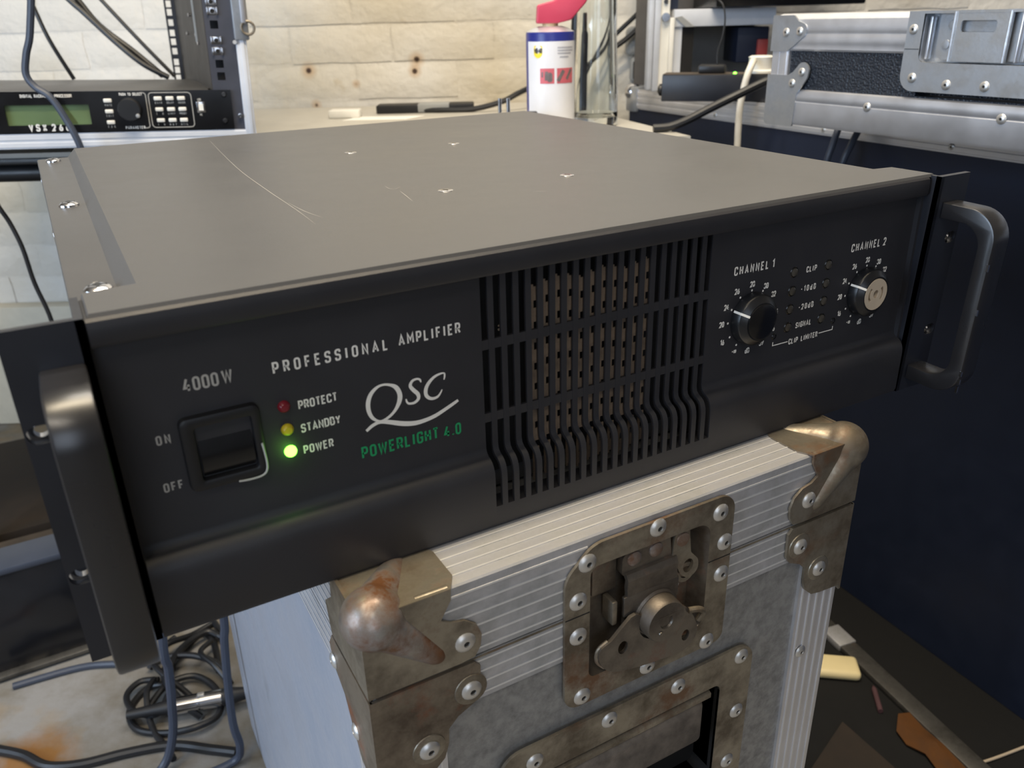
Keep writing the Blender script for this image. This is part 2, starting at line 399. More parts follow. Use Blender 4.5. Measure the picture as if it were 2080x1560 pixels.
g('8', .48, [(.03, .75), (.03, 1, r_), (.45, 1, r_), (.45, .53, r_), (.03, .53, r_), (.03, .76)], [(0, .26), (0, .53, r_), (.48, .53, r_), (.48, 0, r_), (0, 0, r_), (0, .27)])
g('9', .48, [(.12, 0), (.46, .64, .1), (.48, 1, r_), (0, 1, r_), (0, .46, r_), (.38, .46)])
g('-', .30, [(0, .48), (.3, .48)])
g('.', .08, [(.04, 0), (.04, .1)])
g('d', .42, [(.42, 1), (.42, 0), (0, 0, .16), (0, .62, .16), (.42, .62)])
g('e', .46, [(0, .33), (.44, .33), (.44, .66, .16), (0, .66, .16), (0, 0, .16), (.42, 0)])
g('i', .72, [(.36, .3), (.36, .56, .2), (.06, .74, .12), (.06, .1, .12), (.36, .3), (.66, .06, .12), (.66, .74, .12), (.36, .56, .2)])   # infinity sign
def text(b, s, u0, v0, h, M, u1=None, wt=.15, gap=.30, space=.45, slant=0.0, centre=False, out=.15):
    K = .82; ws = [(G[c][0] if c != ' ' else space)*K for c in s]; tot = sum(ws)+gap*(len(s)-1)
    sx = h
    if u1 is not None:
        free = (u1-u0)/h-sum(ws); gp = free/max(1, len(s)-1)
        if gp < .16: sx = h*((u1-u0)/h)/(sum(ws)+.16*(len(s)-1)); gp = .16
    else: gp = gap
    x = u0 if not centre else u0-(sum(ws)+gp*(len(s)-1))*sx/2
    for c, w in zip(s, ws):
        if c != ' ':
            for st in G[c][1]:
                P = fillet(st, False, 0)
                Q = [Vector((x+p.x*K*sx+slant*p.y*h, v0+p.y*h)) for p in P]
                b.ribbon(Q, wt*h, M, False, out)
        x += (w+gp)*sx

# ------------------------------------------------------------------ shared small pieces
def rivet_mesh(r=5.0):
    b = B(); b.lathe([(r, 0), (r, .35*r/5), (r*.86, 1.1*r/5), (r*.6, 1.75*r/5), (r*.30, 1.95*r/5), (r*.27, 1.2*r/5)], n=18)
    b.mi = 1; b.lathe([(r*.27, 1.2*r/5), (0, 1.2*r/5)], n=18); return b.mesh('rivet', ['rivet', 'rivet_hole'])
RIV = rivet_mesh(5.0); RIVS = rivet_mesh(4.2)
def rivet(parent, p, M, mesh=None, name='rivet'):
    o = bpy.data.objects.new(name, mesh or RIV); C.objects.link(o); o.parent = parent
    m = M.copy(); m.translation = (M @ Vector((p[0], p[1], p[2] if len(p) > 2 else 0)))
    o.matrix_local = Matrix.Translation(m.translation*S) @ m.to_3x3().to_4x4(); return o
def screw_mesh(r, h):
    b = B(); b.lathe([(r, 0), (r*.96, h*.45), (r*.75, h*.85), (r*.5, h), (r*.34, h)], n=20)
    b.mi = 1; b.lathe([(r*.34, h), (r*.22, h*.5), (0, h*.5)], n=20)
    b.box(-r*.62, r*.62, -r*.11, r*.11, h*.93, h*1.02); b.box(-r*.11, r*.11, -r*.62, r*.62, h*.93, h*1.02)
    return b.mesh('screw', ['screw', 'dark_screw'])
SCREW = screw_mesh(5.4, 2.6); SCREW_FLAT = screw_mesh(4.4, .5)

# ================================================================== SETTING
fl = B(); fl.box(-2600, 2600, -2400, 2400, -60, 0)
f_o = single('floor', fl, 'concrete', 'bare grey concrete floor with rusty stains', None, RM(0, 300, FLOOR), YAW, kind='structure')
WB = 1650.0
wb = thing('wall_back', 'cream painted brick wall behind the table', None, RM(0, WB, FLOOR), YAW, kind='structure')
b = B(); b.box(-2300, 1500, 1.9, 120, 0, 2400); part('mortar', b, 'brick', wb)
brick_meshes = []
for k in range(7):
    rnd = random.Random(40+k); b = B(); NX, NZ = 5, 3; hw, hh = 93.5, 31.2
    V, F = [], []
    for j in range(NZ+1):
        for i in range(NX+1):
            u = -hw+2*hw*i/NX; v = -hh+2*hh*j/NZ; edge = i in (0, NX) or j in (0, NZ)
            V.append((u+(rnd.uniform(-2, 2) if edge else 0), (1.4 if edge else rnd.uniform(-2.6, -1.0)), v+(rnd.uniform(-1.3, 1.3) if edge else 0)))
    for j in range(NZ):
        for i in range(NX):
            a = j*(NX+1)+i; F.append((a, a+1, a+NX+2, a+NX+1))
    b.hull(V, F); brick_meshes.append(b.mesh('brick', ['brick'], 70))
rb = random.Random(3); rows = range(0, 15)
for j in rows:
    z = 751+(j-11)*66.0                   # a bed joint lies 148 above the amplifier's underside
    off = -302 if (j % 2 == 1) else -373
    for i in range(-6, 7):
        x = off+i*190.0
        if x < -1320 or x > 820: continue
        o = bpy.data.objects.new('brick', brick_meshes[rb.randrange(7)]); C.objects.link(o); o.parent = wb
        o.location = Vector((x, rb.uniform(-1.2, 1.0), z))*S
wl = B(); wl.box(-60, 0, -2200, 1700, 0, 2400); single('wall_left', wl, 'wallpaint', 'plain painted wall at the left of the room', None, RM(-2250, 0, FLOOR), YAW, kind='structure')
wl = B(); wl.box(0, 60, -2200, 1700, 0, 2400); single('wall_right', wl, 'darkwall', 'dark wall behind the flight cases', None, RM(1450, 0, FLOOR), YAW, kind='structure')
wl = B(); wl.box(-2300, 1500, -60, 0, 0, 2400); single('wall_front', wl, 'darkwall', 'dark wall facing the amplifier', None, RM(0, -1900, FLOOR), YAW, kind='structure')
wl = B(); wl.box(-2300, 1500, -1950, 1700, 0, 60); single('ceiling', wl, 'wallpaint', 'plain ceiling over the workbench', None, RM(0, 0, 1640), YAW, kind='structure')
wl = B(); wl.box(-1500, -560, -38, -2, 0, 268, 5); single('trim_1', wl, 'plaster', 'painted plinth along the foot of the brick wall', None, RM(0, WB, FLOOR), YAW, kind='structure')

# ================================================================== POWER AMPLIFIER (front face at y = 0, underside at z = 0)
amp = thing('power_amplifier', 'black rack power amplifier with lit green power light, overhanging a silver flight case', 'amplifier')
H = 133.0
b = B()      # folded steel chassis: lower side ledges, open behind the front panel
b.box(-219, 219, 30, 457, 1, 127.0, 1.2); part('chassis', b, 'cover', amp)
b = B()      # raised lid with sloping flanks on both long sides
tp = [(-214, 2.2), (218, 2.2), (218, 29), (204.5, 31), (217, 455), (-191.5, 457), (-196, 31), (-214, 29)]
sk = [(-215, 1.4), (219, 1.4), (219, 29.4), (209, 32), (221, 459), (-197.5, 459), (-202.5, 33), (-215, 29.4)]
V = [(p[0], p[1], H) for p in tp]+[(p[0], p[1], 126.4 if 2 < i < 7 else 131.4) for i, p in enumerate(sk)]
b.hull(V, [list(range(8))]+[[i, (i+1) % 8, 8+(i+1) % 8, 8+i] for i in range(8)]); part('lid', b, 'cover', amp)
# front panel section (y, z): lip, recessed face, rounded lower roll
PROF = [(27, 131.2), (1.5, 131.6), (.35, 130.6), (0, 128.5), (0, 123), (1, 121.4), (6.2, 121.0), (6.2, 39.5), (5.6, 37), (4, 35.5), (2, 34.7), (.4, 33.6), (-.8, 32), (-1.7, 29.6), (-2, 26.5), (-2, 3), (-1.2, 1), (1, .4)]
INN = [(8, .4), (8, 20), (7.4, 26), (6, 28.6), (7.2, 31), (9.4, 34), (9.4, 121), (27, 121)]
FULL = PROF+INN
b = B(); b.extrude_profile(FULL, 'x', -215.5, -67.9); b.extrude_profile(FULL, 'x', 60.8, 213.8)
TOPB = [(27, 131.2), (1.5, 131.6), (.35, 130.6), (0, 128.5), (0, 123), (1, 121.4), (6.2, 121.0), (6.2, 119.8), (9.4, 119.8), (27, 121)]
b.extrude_profile(TOPB, 'x', -67.9, 60.8)
BOTB = [(-2, 11.6), (-2, 3), (-1.2, 1), (1, .4), (8, .4), (8, 11.6)]
b.extrude_profile(BOTB, 'x', -67.9, 60.8)
b.box(-67.9, 60.8, 6.35, 7.7, 86.7, 91.2); b.box(-67.9, 60.8, 6.35, 7.7, 51.6, 56.0)
b.box(213.8, 219, 3.4, 27, .5, 131.2); b.box(-218.5, -215.5, 2.5, 27, .5, 131)
part('front_panel', b, 'bezel', amp)
bb = B(); barp = [(6.2, 119.8), (6.2, 39.5), (5.6, 37), (4, 35.5), (2, 34.7), (.4, 33.6), (-.8, 32), (-1.7, 29.6), (-2, 26.5), (-2, 11.6), (0, 11.6), (0, 26.5), (.4, 29), (1.2, 31.4), (2.6, 32.8), (5, 33.6), (6.6, 34.6), (7.6, 37), (7.8, 39.5), (7.8, 119.8)]
bb.extrude_profile(barp, 'x', 0, 2.85); BAR = bb.mesh('vent_bar', ['bezel'])
pitch = 6.264
for k in range(20):
    part('vent_bar', BAR, None, amp, shift=(-67.9+3.414+k*pitch, 0, 0))
b = B(); b.box(-66, 59, 27.5, 29.5, 12, 120); b.box(-69.5, -68, 10, 29, 8, 121); b.box(61, 62.5, 10, 29, 8, 121); part('vent_backing', b, 'void', amp)
gm = B()     # dusty toothed strip of the guard behind a middle slot
gm.box(1.3, 2.5, 8.5, 9.2, 14, 113)
for j in range(10): gm.box(2.4, 4.7, 8.5, 9.2, 15.5+j*10.0, 21.9+j*10.0)
GS = gm.mesh('guard_strip', ['guard'])
for k in range(4, 15): part('guard_strip', GS, None, amp, shift=(-67.9+k*pitch, 0, (-1.6, 0, 1.2, .4)[k % 4]))
for (x, z0, z1) in ((-66.4, 94, 106), (-60.6, 96, 109), (-55.5, 91.5, 94)):
    b = B(); b.tube([(x, 14, z0), (x+1.2, 13, (z0+z1)/2), (x-.3, 13, z1)], .5, 6); part('component_lead', b, 'cap_in', amp)

# rack ears and handles
for side in (-1, 1):
    b = B()
    if side < 0: x0, x1 = -241.3, -215.9
    else: x0, x1 = 215.9, 241.3
    slots = []
    for z in (95.6, 38.0):
        xc = -236.2 if side < 0 else 235.6; slots.append(rrect(xc-4.6, xc+4.6, z-3.4, z+3.4, 3.3))
    b.prism([(x0, 0), (x1, 0), (x1, H-.6), (x0, H-.6)], -3.2, 0, MF(0), slots)
    fx = (-218.6, -215.9) if side < 0 else (215.9, 218.6); b.box(fx[0], fx[1], 0, 28, 0, H-.8)
    ear = part('rack_ear', b, 'ear', amp)
    hx0, hx1 = (-232.4, -218.2) if side < 0 else (221.4, 235.8)
    outer = fillet([(0, 8, 0), (-34, 8, 27), (-34, 117.5, 27), (0, 117.5, 0)], False, 0, 10)
    inner = fillet([(0, 108.5, 0), (-25.5, 108.5, 18), (-25.5, 17, 18), (0, 17, 0)], False, 0, 10)
    hb = B(); hb.prism([Vector((p[0], p[1])) for p in outer]+[Vector((p[0], p[1])) for p in inner], 0, hx1-hx0, Matrix(((0, 0, 1, hx0), (1, 0, 0, 0), (0, 1, 0, 0), (0, 0, 0, 1))))
    es = [e for e in hb.bm.edges if len(e.link_faces) == 2 and abs(e.calc_face_angle(0)-math.pi/2) < .2 and abs(e.verts[0].co.x-e.verts[1].co.x) < .01]
    bmesh.ops.bevel(hb.bm, geom=es, offset=1.1, segments=2, profile=.5, affect='EDGES', clamp_overlap=True)
    hd = part('handle', hb, 'handle', amp)
    # bright clinch nuts seen through the slots
    for z in (95.6, 38.0):
        nb = B(); xc = -236.2 if side < 0 else 235.6
        nb.lathe([(5.2, -7), (5.2, -4.6), (2.4, -3.6), (2.4, -7)], MF(0) @ Matrix.Translation((xc, z, 0)), 18)
        nu = part('clinch_nut', nb, 'screw', amp)
        if side > 0: nu.location = (-.0018, -.0032, 0); nu.rotation_euler = (math.radians(1.7), 0, 0)
    if side > 0:                                 # this ear is knocked forward a little
        for o in (ear, hd): o.rotation_euler = (math.radians(1.7), 0, 0); o.location = (0, -.0012, 0)
    if side > 0:
        for (y, z, l) in ((-35.1, 62, 3.5), (-34.8, 24, 3), (-34.9, 19, 3.4), (-34.6, 14, 4), (-34.9, 88, 4)):
            cb = B(); cb.box(hx0-.15, hx0+.9, y+.3, y+1.6, z-l/2, z+l/2); part('paint_chip', cb, 'screw', hd)

# power switch
b = B(); b.prism(rrect(-194.4, -165.0, 57.0, 87.6, 3), -1, 3.2, MF(6.2), [rrect(-189.3, -168.6, 61.2, 83.2, 1)])
es = [e for e in b.bm.edges if len(e.link_faces) == 2 and e.calc_face_angle(0) > 1.2 and all(v.co.y < 3.2 for v in e.verts)]
bmesh.ops.bevel(b.bm, geom=es, offset=1.0, segments=2, profile=.5, affect='EDGES', clamp_overlap=True)
sw = part('rocker_switch', b, 'plastic', amp)
b = B(); b.extrude_profile([(10, 62), (5.6, 62), (3.6, 66), (4.2, 72), (6.6, 77.5), (7.8, 82.6), (10, 82.6)], 'x', -188.6, -169.2); part('rocker', b, 'gloss', sw)
b = B(); b.tube([(-166.2, 2.7, 71), (-165.6, 2.6, 63), (-166.2, 2.6, 58.9), (-168.5, 2.6, 57.3), (-173, 2.8, 57.0), (-177, 3.0, 57.3)], .42, 6); part('edge_scuff', b, 'inkdim', sw, 'pale scuff along the switch corner')

# lights
def led(x, z, m, r=2.5, label=None, proud=2.2):
    b = B(); b.lathe([(r, -1), (r, .6), (r*.9, proud*.55), (r*.6, proud*.9), (0, proud)], MF(6.2) @ Matrix.Translation((x, z, 0)), 18)
    return part('led', b, m, amp, label)
led(-155.3, 82.6, 'led_red', label='unlit red indicator light'); led(-155.3, 72.6, 'led_yellow', label='unlit yellow indicator light'); led(-155.3, 62.9, 'led_green', label='lit green power light')
pl = bpy.data.lights.new('power_led_glow', 'POINT'); pl.energy = .0016; pl.color = (.35, 1, .12); pl.shadow_soft_size = .002
po = bpy.data.objects.new('power_led_glow', pl); C.objects.link(po); po.parent = amp; po.location = Vector((-155.3, -2, 62.9))*S
for x in (120.5, 146.6):
    for z in (90.8, 80.3, 70.0, 59.6):
        b = B(); b.lathe([(3.1, .05), (2.7, .4), (2.4, .05)], MF(6.2) @ Matrix.Translation((x, z, 0)), 18); part('led_ring', b, 'gloss', amp)
        led(x, z, 'led_clear', 2.3, 'unlit level light', 1.3)
for x in (110.6, 156.9):
    b = B(); b.lathe([(1.9, .1), (1.3, .5), (1.2, -1.5), (0, -1.5)], MF(6.2) @ Matrix.Translation((x, 56.2, 0)), 14); part('limiter_switch', b, 'gloss', amp)

# gain knobs
def knob(cx, cz, capped):
    M = MF(6.2) @ Matrix.Translation((cx, cz, 0))
    b = B(); b.lathe([(14.0, .2), (14.2, 1), (13.7, 5.6), (13.2, 6.2), (10.6, 8.0), (10.2, 8.3)]+([(0, 8.3)] if capped else [(9.6, 8.3), (9.3, 5.6), (0, 5.6)]), M, 48)
    k = part('gain_knob', b, 'knob', amp, None if capped else 'gain knob that has lost its cap')
    if capped:
        b = B(); b.lathe([(9.7, 8.2), (9.6, 8.8), (9.2, 9.0), (0, 9.0)], M, 40); part('knob_cap', b, 'gloss', k)
    else:
        hole = [circ(0, .2, 2.2, 14, 2.4)]
        for s_ in (-1, 1):
            arc = [(6.4*math.cos(math.radians(a)), 6.4*math.sin(math.radians(a))) for a in range(-42, 43, 12)]
            arc += [(4.6*math.cos(math.radians(a)), 4.6*math.sin(math.radians(a))) for a in range(42, -43, -12)]
            hole.append([Vector((x*s_, y*s_)) for x, y in arc])
        b = B(); b.prism(circ(0, 0, 9.2, 36), 5.6, 8.4, M, hole); part('knob_core', b, 'cap_in', k, 'bare beige plastic core of the knob')
        b = B(); b.lathe([(9.0, 5.8), (0, 5.8)], M, 24); part('knob_spindle', b, 'zinc_rust', k)
    a = math.radians(155); u = Vector((math.cos(a), math.sin(a))); n_ = Vector((-u.y, u.x))*.62
    b = B(); V = []
    for (rr, w_) in ((14.35, .9), (13.95, 5.7), (13.3, 6.45), (10.4, 8.45), (9.9, 8.6)):
        for s_ in (1, -1): q = u*rr+n_*s_; V.append(M @ Vector((q.x, q.y, w_)))
    b.hull(V, [(2*i, 2*i+2, 2*i+3, 2*i+1) for i in range(4)]); part('pointer_line', b, 'ink', k)
knob(91.3, 71.0, True); knob(179.8, 70.0, False)

# printed front panel
FP = MF(6.2)
def label_part(name, strings, m='ink', parent=amp):
    b = B()
    for a in strings: text(b, *a[0], **a[1])
    return part(name, b, m, parent)
T = lambda *a, **k: (a, k)
label_part('lettering', [T('4000', -189.4, 97.4, 4.6, FP, u1=-177.6, wt=.18), T('W', -175.6, 97.7, 4.6, FP, wt=.17)], 'inkdim')
label_part('lettering', [T('PROFESSIONAL', -157.0, 97.0, 4.15, FP, u1=-111.0, wt=.185), T('AMPLIFIER', -105.6, 97.5, 4.15, FP, u1=-78.2, wt=.185)])
label_part('lettering', [T('PROTECT', -149.4, 80.0, 3.2, FP, u1=-134.2, wt=.2), T('STANDBY', -149.6, 69.8, 3.2, FP, u1=-134.0, wt=.2), T('POWER', -149.8, 60.2, 3.2, FP, u1=-138.0, wt=.2)])
label_part('lettering', [T('ON', -202.2, 79.0, 3.2, FP, u1=-197.8, wt=.2), T('OFF', -203.2, 59.3, 3.2, FP, u1=-196.8, wt=.2)], 'inkdim')
label_part('lettering', [T('POWERLIGHT', -126.0, 50.9, 4.8, FP, u1=-91.4, wt=.19), T('4', -88.0, 50.3, 4.8, FP, wt=.19), T('.', -84.2, 50.3, 4.8, FP, wt=.19), T('0', -82.4, 50.3, 4.8, FP, wt=.19)], 'green_ink').__setitem__('label', 'green printed model lettering')
b = B()
QO = [(-111.8, 81.93), (-108.14, 80.14), (-106.39, 76.36), (-106.69, 72.76), (-109.11, 69.05), (-112.64, 66.26), (-116.57, 65.25), (-120.48, 67.43), (-122.3, 71.28), (-122.38, 75.54), (-120.73, 79.33), (-117.92, 81.62), (-114.96, 82.39)]
QI = [(-112.49, 80.98), (-109.98, 79.38), (-108.48, 76.27), (-108.91, 72.71), (-110.89, 69.21), (-114.06, 66.95), (-117.04, 66.35), (-119.48, 68.5), (-120.6, 72.05), (-120.36, 75.63), (-119.11, 78.53), (-116.88, 80.67), (-114.79, 81.36)]
qo = catmull([Vector(p) for p in QO], 4, True); qi = catmull([Vector(p) for p in QI], 4, True)
vo = [b.bm.verts.new(FP @ Vector((p.x, p.y, .15))) for p in qo]; vi = [b.bm.verts.new(FP @ Vector((p.x, p.y, .15))) for p in qi]
for i in range(len(vo)): b.bm.faces.new([vo[i], vo[(i+1) % len(vo)], vi[(i+1) % len(vi)], vi[i]])
def brush(b, P, M):
    pts = catmull([Vector(p) for p in P], 4); b.ribbon([(p.x, p.y) for p in pts], [p.z for p in pts], M, False, .16)
brush(b, [(-123.38, 62.96, 1.31), (-120.45, 64.77, 1.56), (-117.14, 65.5, 1.57), (-113.11, 64.39, 1.95), (-107.3, 62.12, 2.23), (-101.9, 60.85, 2.13), (-96.93, 60.91, 1.9), (-91.84, 61.86, 1.79), (-86.64, 63.83, 1.67), (-82.7, 65.5, 1.55), (-80.71, 66.41, 1.29)], FP)
brush(b, [(-97.52, 79.0, .6), (-97.9, 80.3, .9), (-99.3, 80.95, .97), (-101.33, 80.51, 1.21), (-102.42, 78.55, 1.45), (-101.16, 76.3, 1.71), (-99.34, 73.99, 1.72), (-99.2, 71.79, 1.48), (-101.14, 70.41, 1.23), (-103.56, 70.6, .98), (-104.54, 71.7, .85), (-104.75, 73.01, .61)], FP)
brush(b, [(-86.9, 77.66, .5), (-86.5, 79.0, .8), (-86.42, 80.53, .75)], FP)
brush(b, [(-86.3, 80.6, .5), (-88.07, 80.84, .87), (-91.22, 80.04, 1.23), (-94.17, 77.67, 1.6), (-95.59, 74.92, 1.73), (-95.37, 72.07, 1.61), (-93.14, 70.26, 1.38), (-90.32, 70.49, 1.13), (-88.63, 72.27, .75), (-88.06, 73.38, .5)], FP)
part('logo', b, 'ink', amp, 'white swash logo lettering')
label_part('lettering', [T('CHANNEL', 77.2, 96.4, 3.9, FP, u1=100.4, wt=.2), T('1', 103.6, 96.4, 3.9, FP, wt=.2)])
label_part('lettering', [T('CHANNEL', 164.0, 95.4, 3.9, FP, u1=187.0, wt=.2), T('2', 190.4, 95.4, 3.9, FP, wt=.2)])
for (cx, cz) in ((91.3, 70.5), (179.8, 69.5)):
    strs = []
    for (s_, dx, dz) in (('16', -18.6, -10.0), ('20', -20.0, .2), ('24', -17.6, 9.2), ('26', -11.2, 16.6), ('28', -.8, 18.8), ('30', 9.2, 16.2), ('32', 15.4, 10.6), ('34', 18.6, .2), ('36', 17.4, -9.4), ('39', 10.2, -16.2), ('-i', -9.6, -16.8), ('dB', 0, -18.4)):
        strs.append(T(s_, cx+dx, cz+dz-1.1, 2.6, FP, wt=.24, gap=.26, centre=True))
    label_part('lettering', strs)
for (cx, cz) in ((91.3, 70.5), (179.8, 69.5)):
    b = B()
    for ang in (-122, -150, 179, 152, 123, 93, 63, 34, 2, -28):
        x, z = cx+15.8*math.cos(math.radians(ang)), cz+15.6*math.sin(math.radians(ang))
        b.hull([FP @ Vector((x+.62*math.cos(t_), z+.62*math.sin(t_), .15)) for t_ in [i*math.pi/4 for i in range(8)]], [list(range(8))])
    part('dial_dots', b, 'ink', amp)
label_part('lettering', [T('CLIP', 129.9, 89.4, 2.8, FP, u1=137.2, wt=.22), T('-10dB', 127.4, 78.8, 2.8, FP, u1=138.4, wt=.22), T('-20dB', 127.4, 68.4, 2.8, FP, u1=138.4, wt=.22), T('SIGNAL', 126.8, 58.0, 2.8, FP, u1=138.4, wt=.22), T('CLIP LIMITER', 122.8, 49.2, 2.8, FP, u1=145.0, wt=.22)])
b = B()
b.ribbon([(110.2, 53.0), (110.2, 50.9), (121.8, 50.9)], .55, FP, False, .15); b.ribbon([(146.2, 50.9), (157.2, 50.9), (157.2, 53.0)], .55, FP, False, .15); part('limiter_bracket_print', b, 'ink', amp)

for (x, y) in ((-208.1, 51), (-208, 240), (-208.2, 437)): part('screw', SCREW, None, amp, shift=(x, y, 127.0))
for (x, y) in ((-22, 293.4), (57, 287), (51.5, 122.3), (-27.2, 123.2)): part('screw', SCREW_FLAT, None, amp, shift=(x, y, H))
for (y, z) in ((205, 118), (400, 118)):
    o = part('screw', SCREW_FLAT, None, amp, shift=(-219, y, z)); o.rotation_euler = (0, -math.pi/2, 0)
b = B()
for pts in ([(-93, 435), (-105.5, 279), (-109, 188), (-110.2, 124.5), (-111.8, 86.2)], [(-108.9, 142.7), (-107.7, 115.7), (-104.7, 97.5)], [(-49.7, 156), (-50.6, 147.6), (-48.5, 144.2), (-43.7, 147.9)], [(-48.4, 137.2), (-50.9, 122.3), (-53.7, 107)], [(10, 92), (16, 88)]):
    c_ = catmull([(p[0], p[1], 0) for p in pts], 4); b.ribbon([(p.x, p.y) for p in c_], [.12+.36*math.sin(math.pi*i/(len(c_)-1)) for i in range(len(c_))], MU(H), False, .08)
b.box(-209.2, -207.4, 63, 64.6, 126.9, 127.15)
part('scratches', b, 'scratch', amp, 'thin pale scratches in the lid paint')

# ================================================================== SILVER FLIGHT CASE under the amplifier (world mm, root on the floor)
case = thing('flight_case', 'worn silver flight case with butterfly latch and rusty ball corners, under the amplifier', 'case', (0, 0, FLOOR))
CX0, CX1, CY0, CY1, SEAM = -145.5, 148.5, -30.0, 528.0, -42.0
def cpart(name, b, mats, parent=None, label=None):
    if 'extrusion' in name:                    # the fine ridges are rubbed bright
        for f in b.bm.faces:
            v = [q.co for q in f.verts]
            if all(q.y < CY0-.2 for q in v) or all(q.x < CX0-.2 for q in v) or all(q.z > -.1 for q in v): f.material_index = 1
        mats = [mats, 'ridge']
    if parent is None: bmesh.ops.translate(b.bm, vec=(0, 0, -FLOOR), verts=b.bm.verts); return part(name, b, mats, case, label)
    bmesh.ops.translate(b.bm, vec=(0, 0, -FLOOR), verts=b.bm.verts); return part(name, b, mats, parent, label)
def criv(parent, p, M, mesh=None): return rivet(parent, p, Matrix.Translation((0, 0, -FLOOR)) @ M, mesh)
b = B(); b.box(CX0+2.4, CX1-2.4, CY0+17, CY1-2, FLOOR+2, SEAM-.8)
b.prism([Vector(p) for p in ((CX0+2.4, FLOOR+2), (CX1-2.4, FLOOR+2), (CX1-2.4, SEAM-.8), (38.6, SEAM-.8), (38.6, -83.6), (-35.4, -83.6), (-35.4, SEAM-.8), (CX0+2.4, SEAM-.8))], -15.2, 0, MF(CY0+2), [[Vector(p) for p in ((-66, -208), (57, -208), (57, -133.5), (-66, -133.5))]])
cpart('body', b, 'panel_grey')
b = B(); b.box(CX0+2.4, CX1-2.4, CY0+17, CY1-2, SEAM+.4, -1.4)
b.prism([Vector(p) for p in ((CX0+2.4, SEAM+.4), (-35.4, SEAM+.4), (-35.4, -16.6), (38.6, -16.6), (38.6, SEAM+.4), (CX1-2.4, SEAM+.4), (CX1-2.4, -1.4), (CX0+2.4, -1.4))], -15.2, 0, MF(CY0+2)); cpart('lid', b, 'panel_grey')
b = B(); b.box(CX0+1.0, CX0+2.6, CY0+30, CY1-3, FLOOR+3, -67); cpart('side_panel', b, 'panel_white', label='smooth white side panel')
def ridged(a0, a1, n, base, h=.35, w=.62):      # (coordinate, height) outline with n fine ridges
    P = [(a0, base)]
    for k in range(n):
        c = a0+(a1-a0)*(k+.5)/n; P += [(c-w, base), (c-w*.8, base+h), (c+w*.8, base+h), (c+w, base)]
    P.append((a1, base)); return P
# front lid angle: ridged front leg and ridged top leg
fr = ridged(SEAM+.5, -2.5, 6, 0)
prof = [(CY0-p[1], p[0]) for p in fr]+[(CY0, -1.2), (CY0+.8, -.35)]+[(p[0], -.25+p[1]*.0) for p in ridged(CY0+3, CY0+36, 5, 0)]+[(CY0+36, -1.6), (CY0+2.2, -1.6), (CY0+2.2, SEAM+.5)]
b = B()
for (xa, xb) in ((CX0+1, -36), (39.2, CX1-1)): b.extrude_profile(prof, 'x', xa, xb)
b.extrude_profile([(CY0, -15.5), (CY0, -1.2), (CY0+.8, -.35), (CY0+36, -.3), (CY0+36, -1.6), (CY0+2.2, -1.6), (CY0+2.2, -15.5)], 'x', -36, 39.2)
for k in range(5): b.box(CX0+20, CX1-20, CY0+6+k*6.3, CY0+7+k*6.3, -.5, .1)
cpart('lid_extrusion', b, 'alu')
prof = [(CY0-p[1], p[0]) for p in ridged(-68, SEAM-.6, 4, 0)]+[(CY0+2.2, SEAM-.6), (CY0+2.2, -68)]
for (xa, xb) in ((CX0+1, -36), (39.2, CX1-1)):
    b = B(); b.extrude_profile(prof, 'x', xa, xb); cpart('body_extrusion', b, 'alu')
b = B()     # closing tongue along the seam
b.box(CX0+2, -36, CY0-.6, CY0+1, SEAM-1.6, SEAM-.9); cpart('seam_tongue', b, 'zinc')
b = B(); b.box(39.2, CX1-2, CY0-.6, CY0+1, SEAM-1.6, SEAM-.9); cpart('seam_tongue', b, 'zinc')
for (z0, z1, n_, nm) in ((SEAM+.5, -2.5, 6, 'lid_extrusion'), (-68, SEAM-.6, 4, 'body_extrusion')):
    prof = [(CX0-p[1], p[0]) for p in ridged(z0, z1, n_, 0)]+[(CX0+2.4, z1), (CX0+2.4, z0)]
    b = B(); b.extrude_profile(prof, 'y', CY0+1, CY1-1); cpart(nm, b, 'alu_bright')
for (x0, x1) in ((CX0, CX0+32.5), (CX1-32.5, CX1)):
    prof = [(p[0], CY0-p[1]) for p in ridged(x0, x1, 5, 0, .5, .6)]+[(x1, CY0+2.1), (x0, CY0+2.1)]
    b = B(); b.extrude_profile(prof, 'z', FLOOR+4, -67.6); cpart('corner_extrusion', b, 'alu_bright')
prof = [(CX0-p[1], p[0]) for p in ridged(CY0, CY0+32, 4, 0, .4)]+[(CX0+2.4, CY0+32), (CX0+2.4, CY0)]
b = B(); b.extrude_profile(prof, 'z', FLOOR+4, -67.6); cpart('corner_extrusion', b, 'alu_bright')
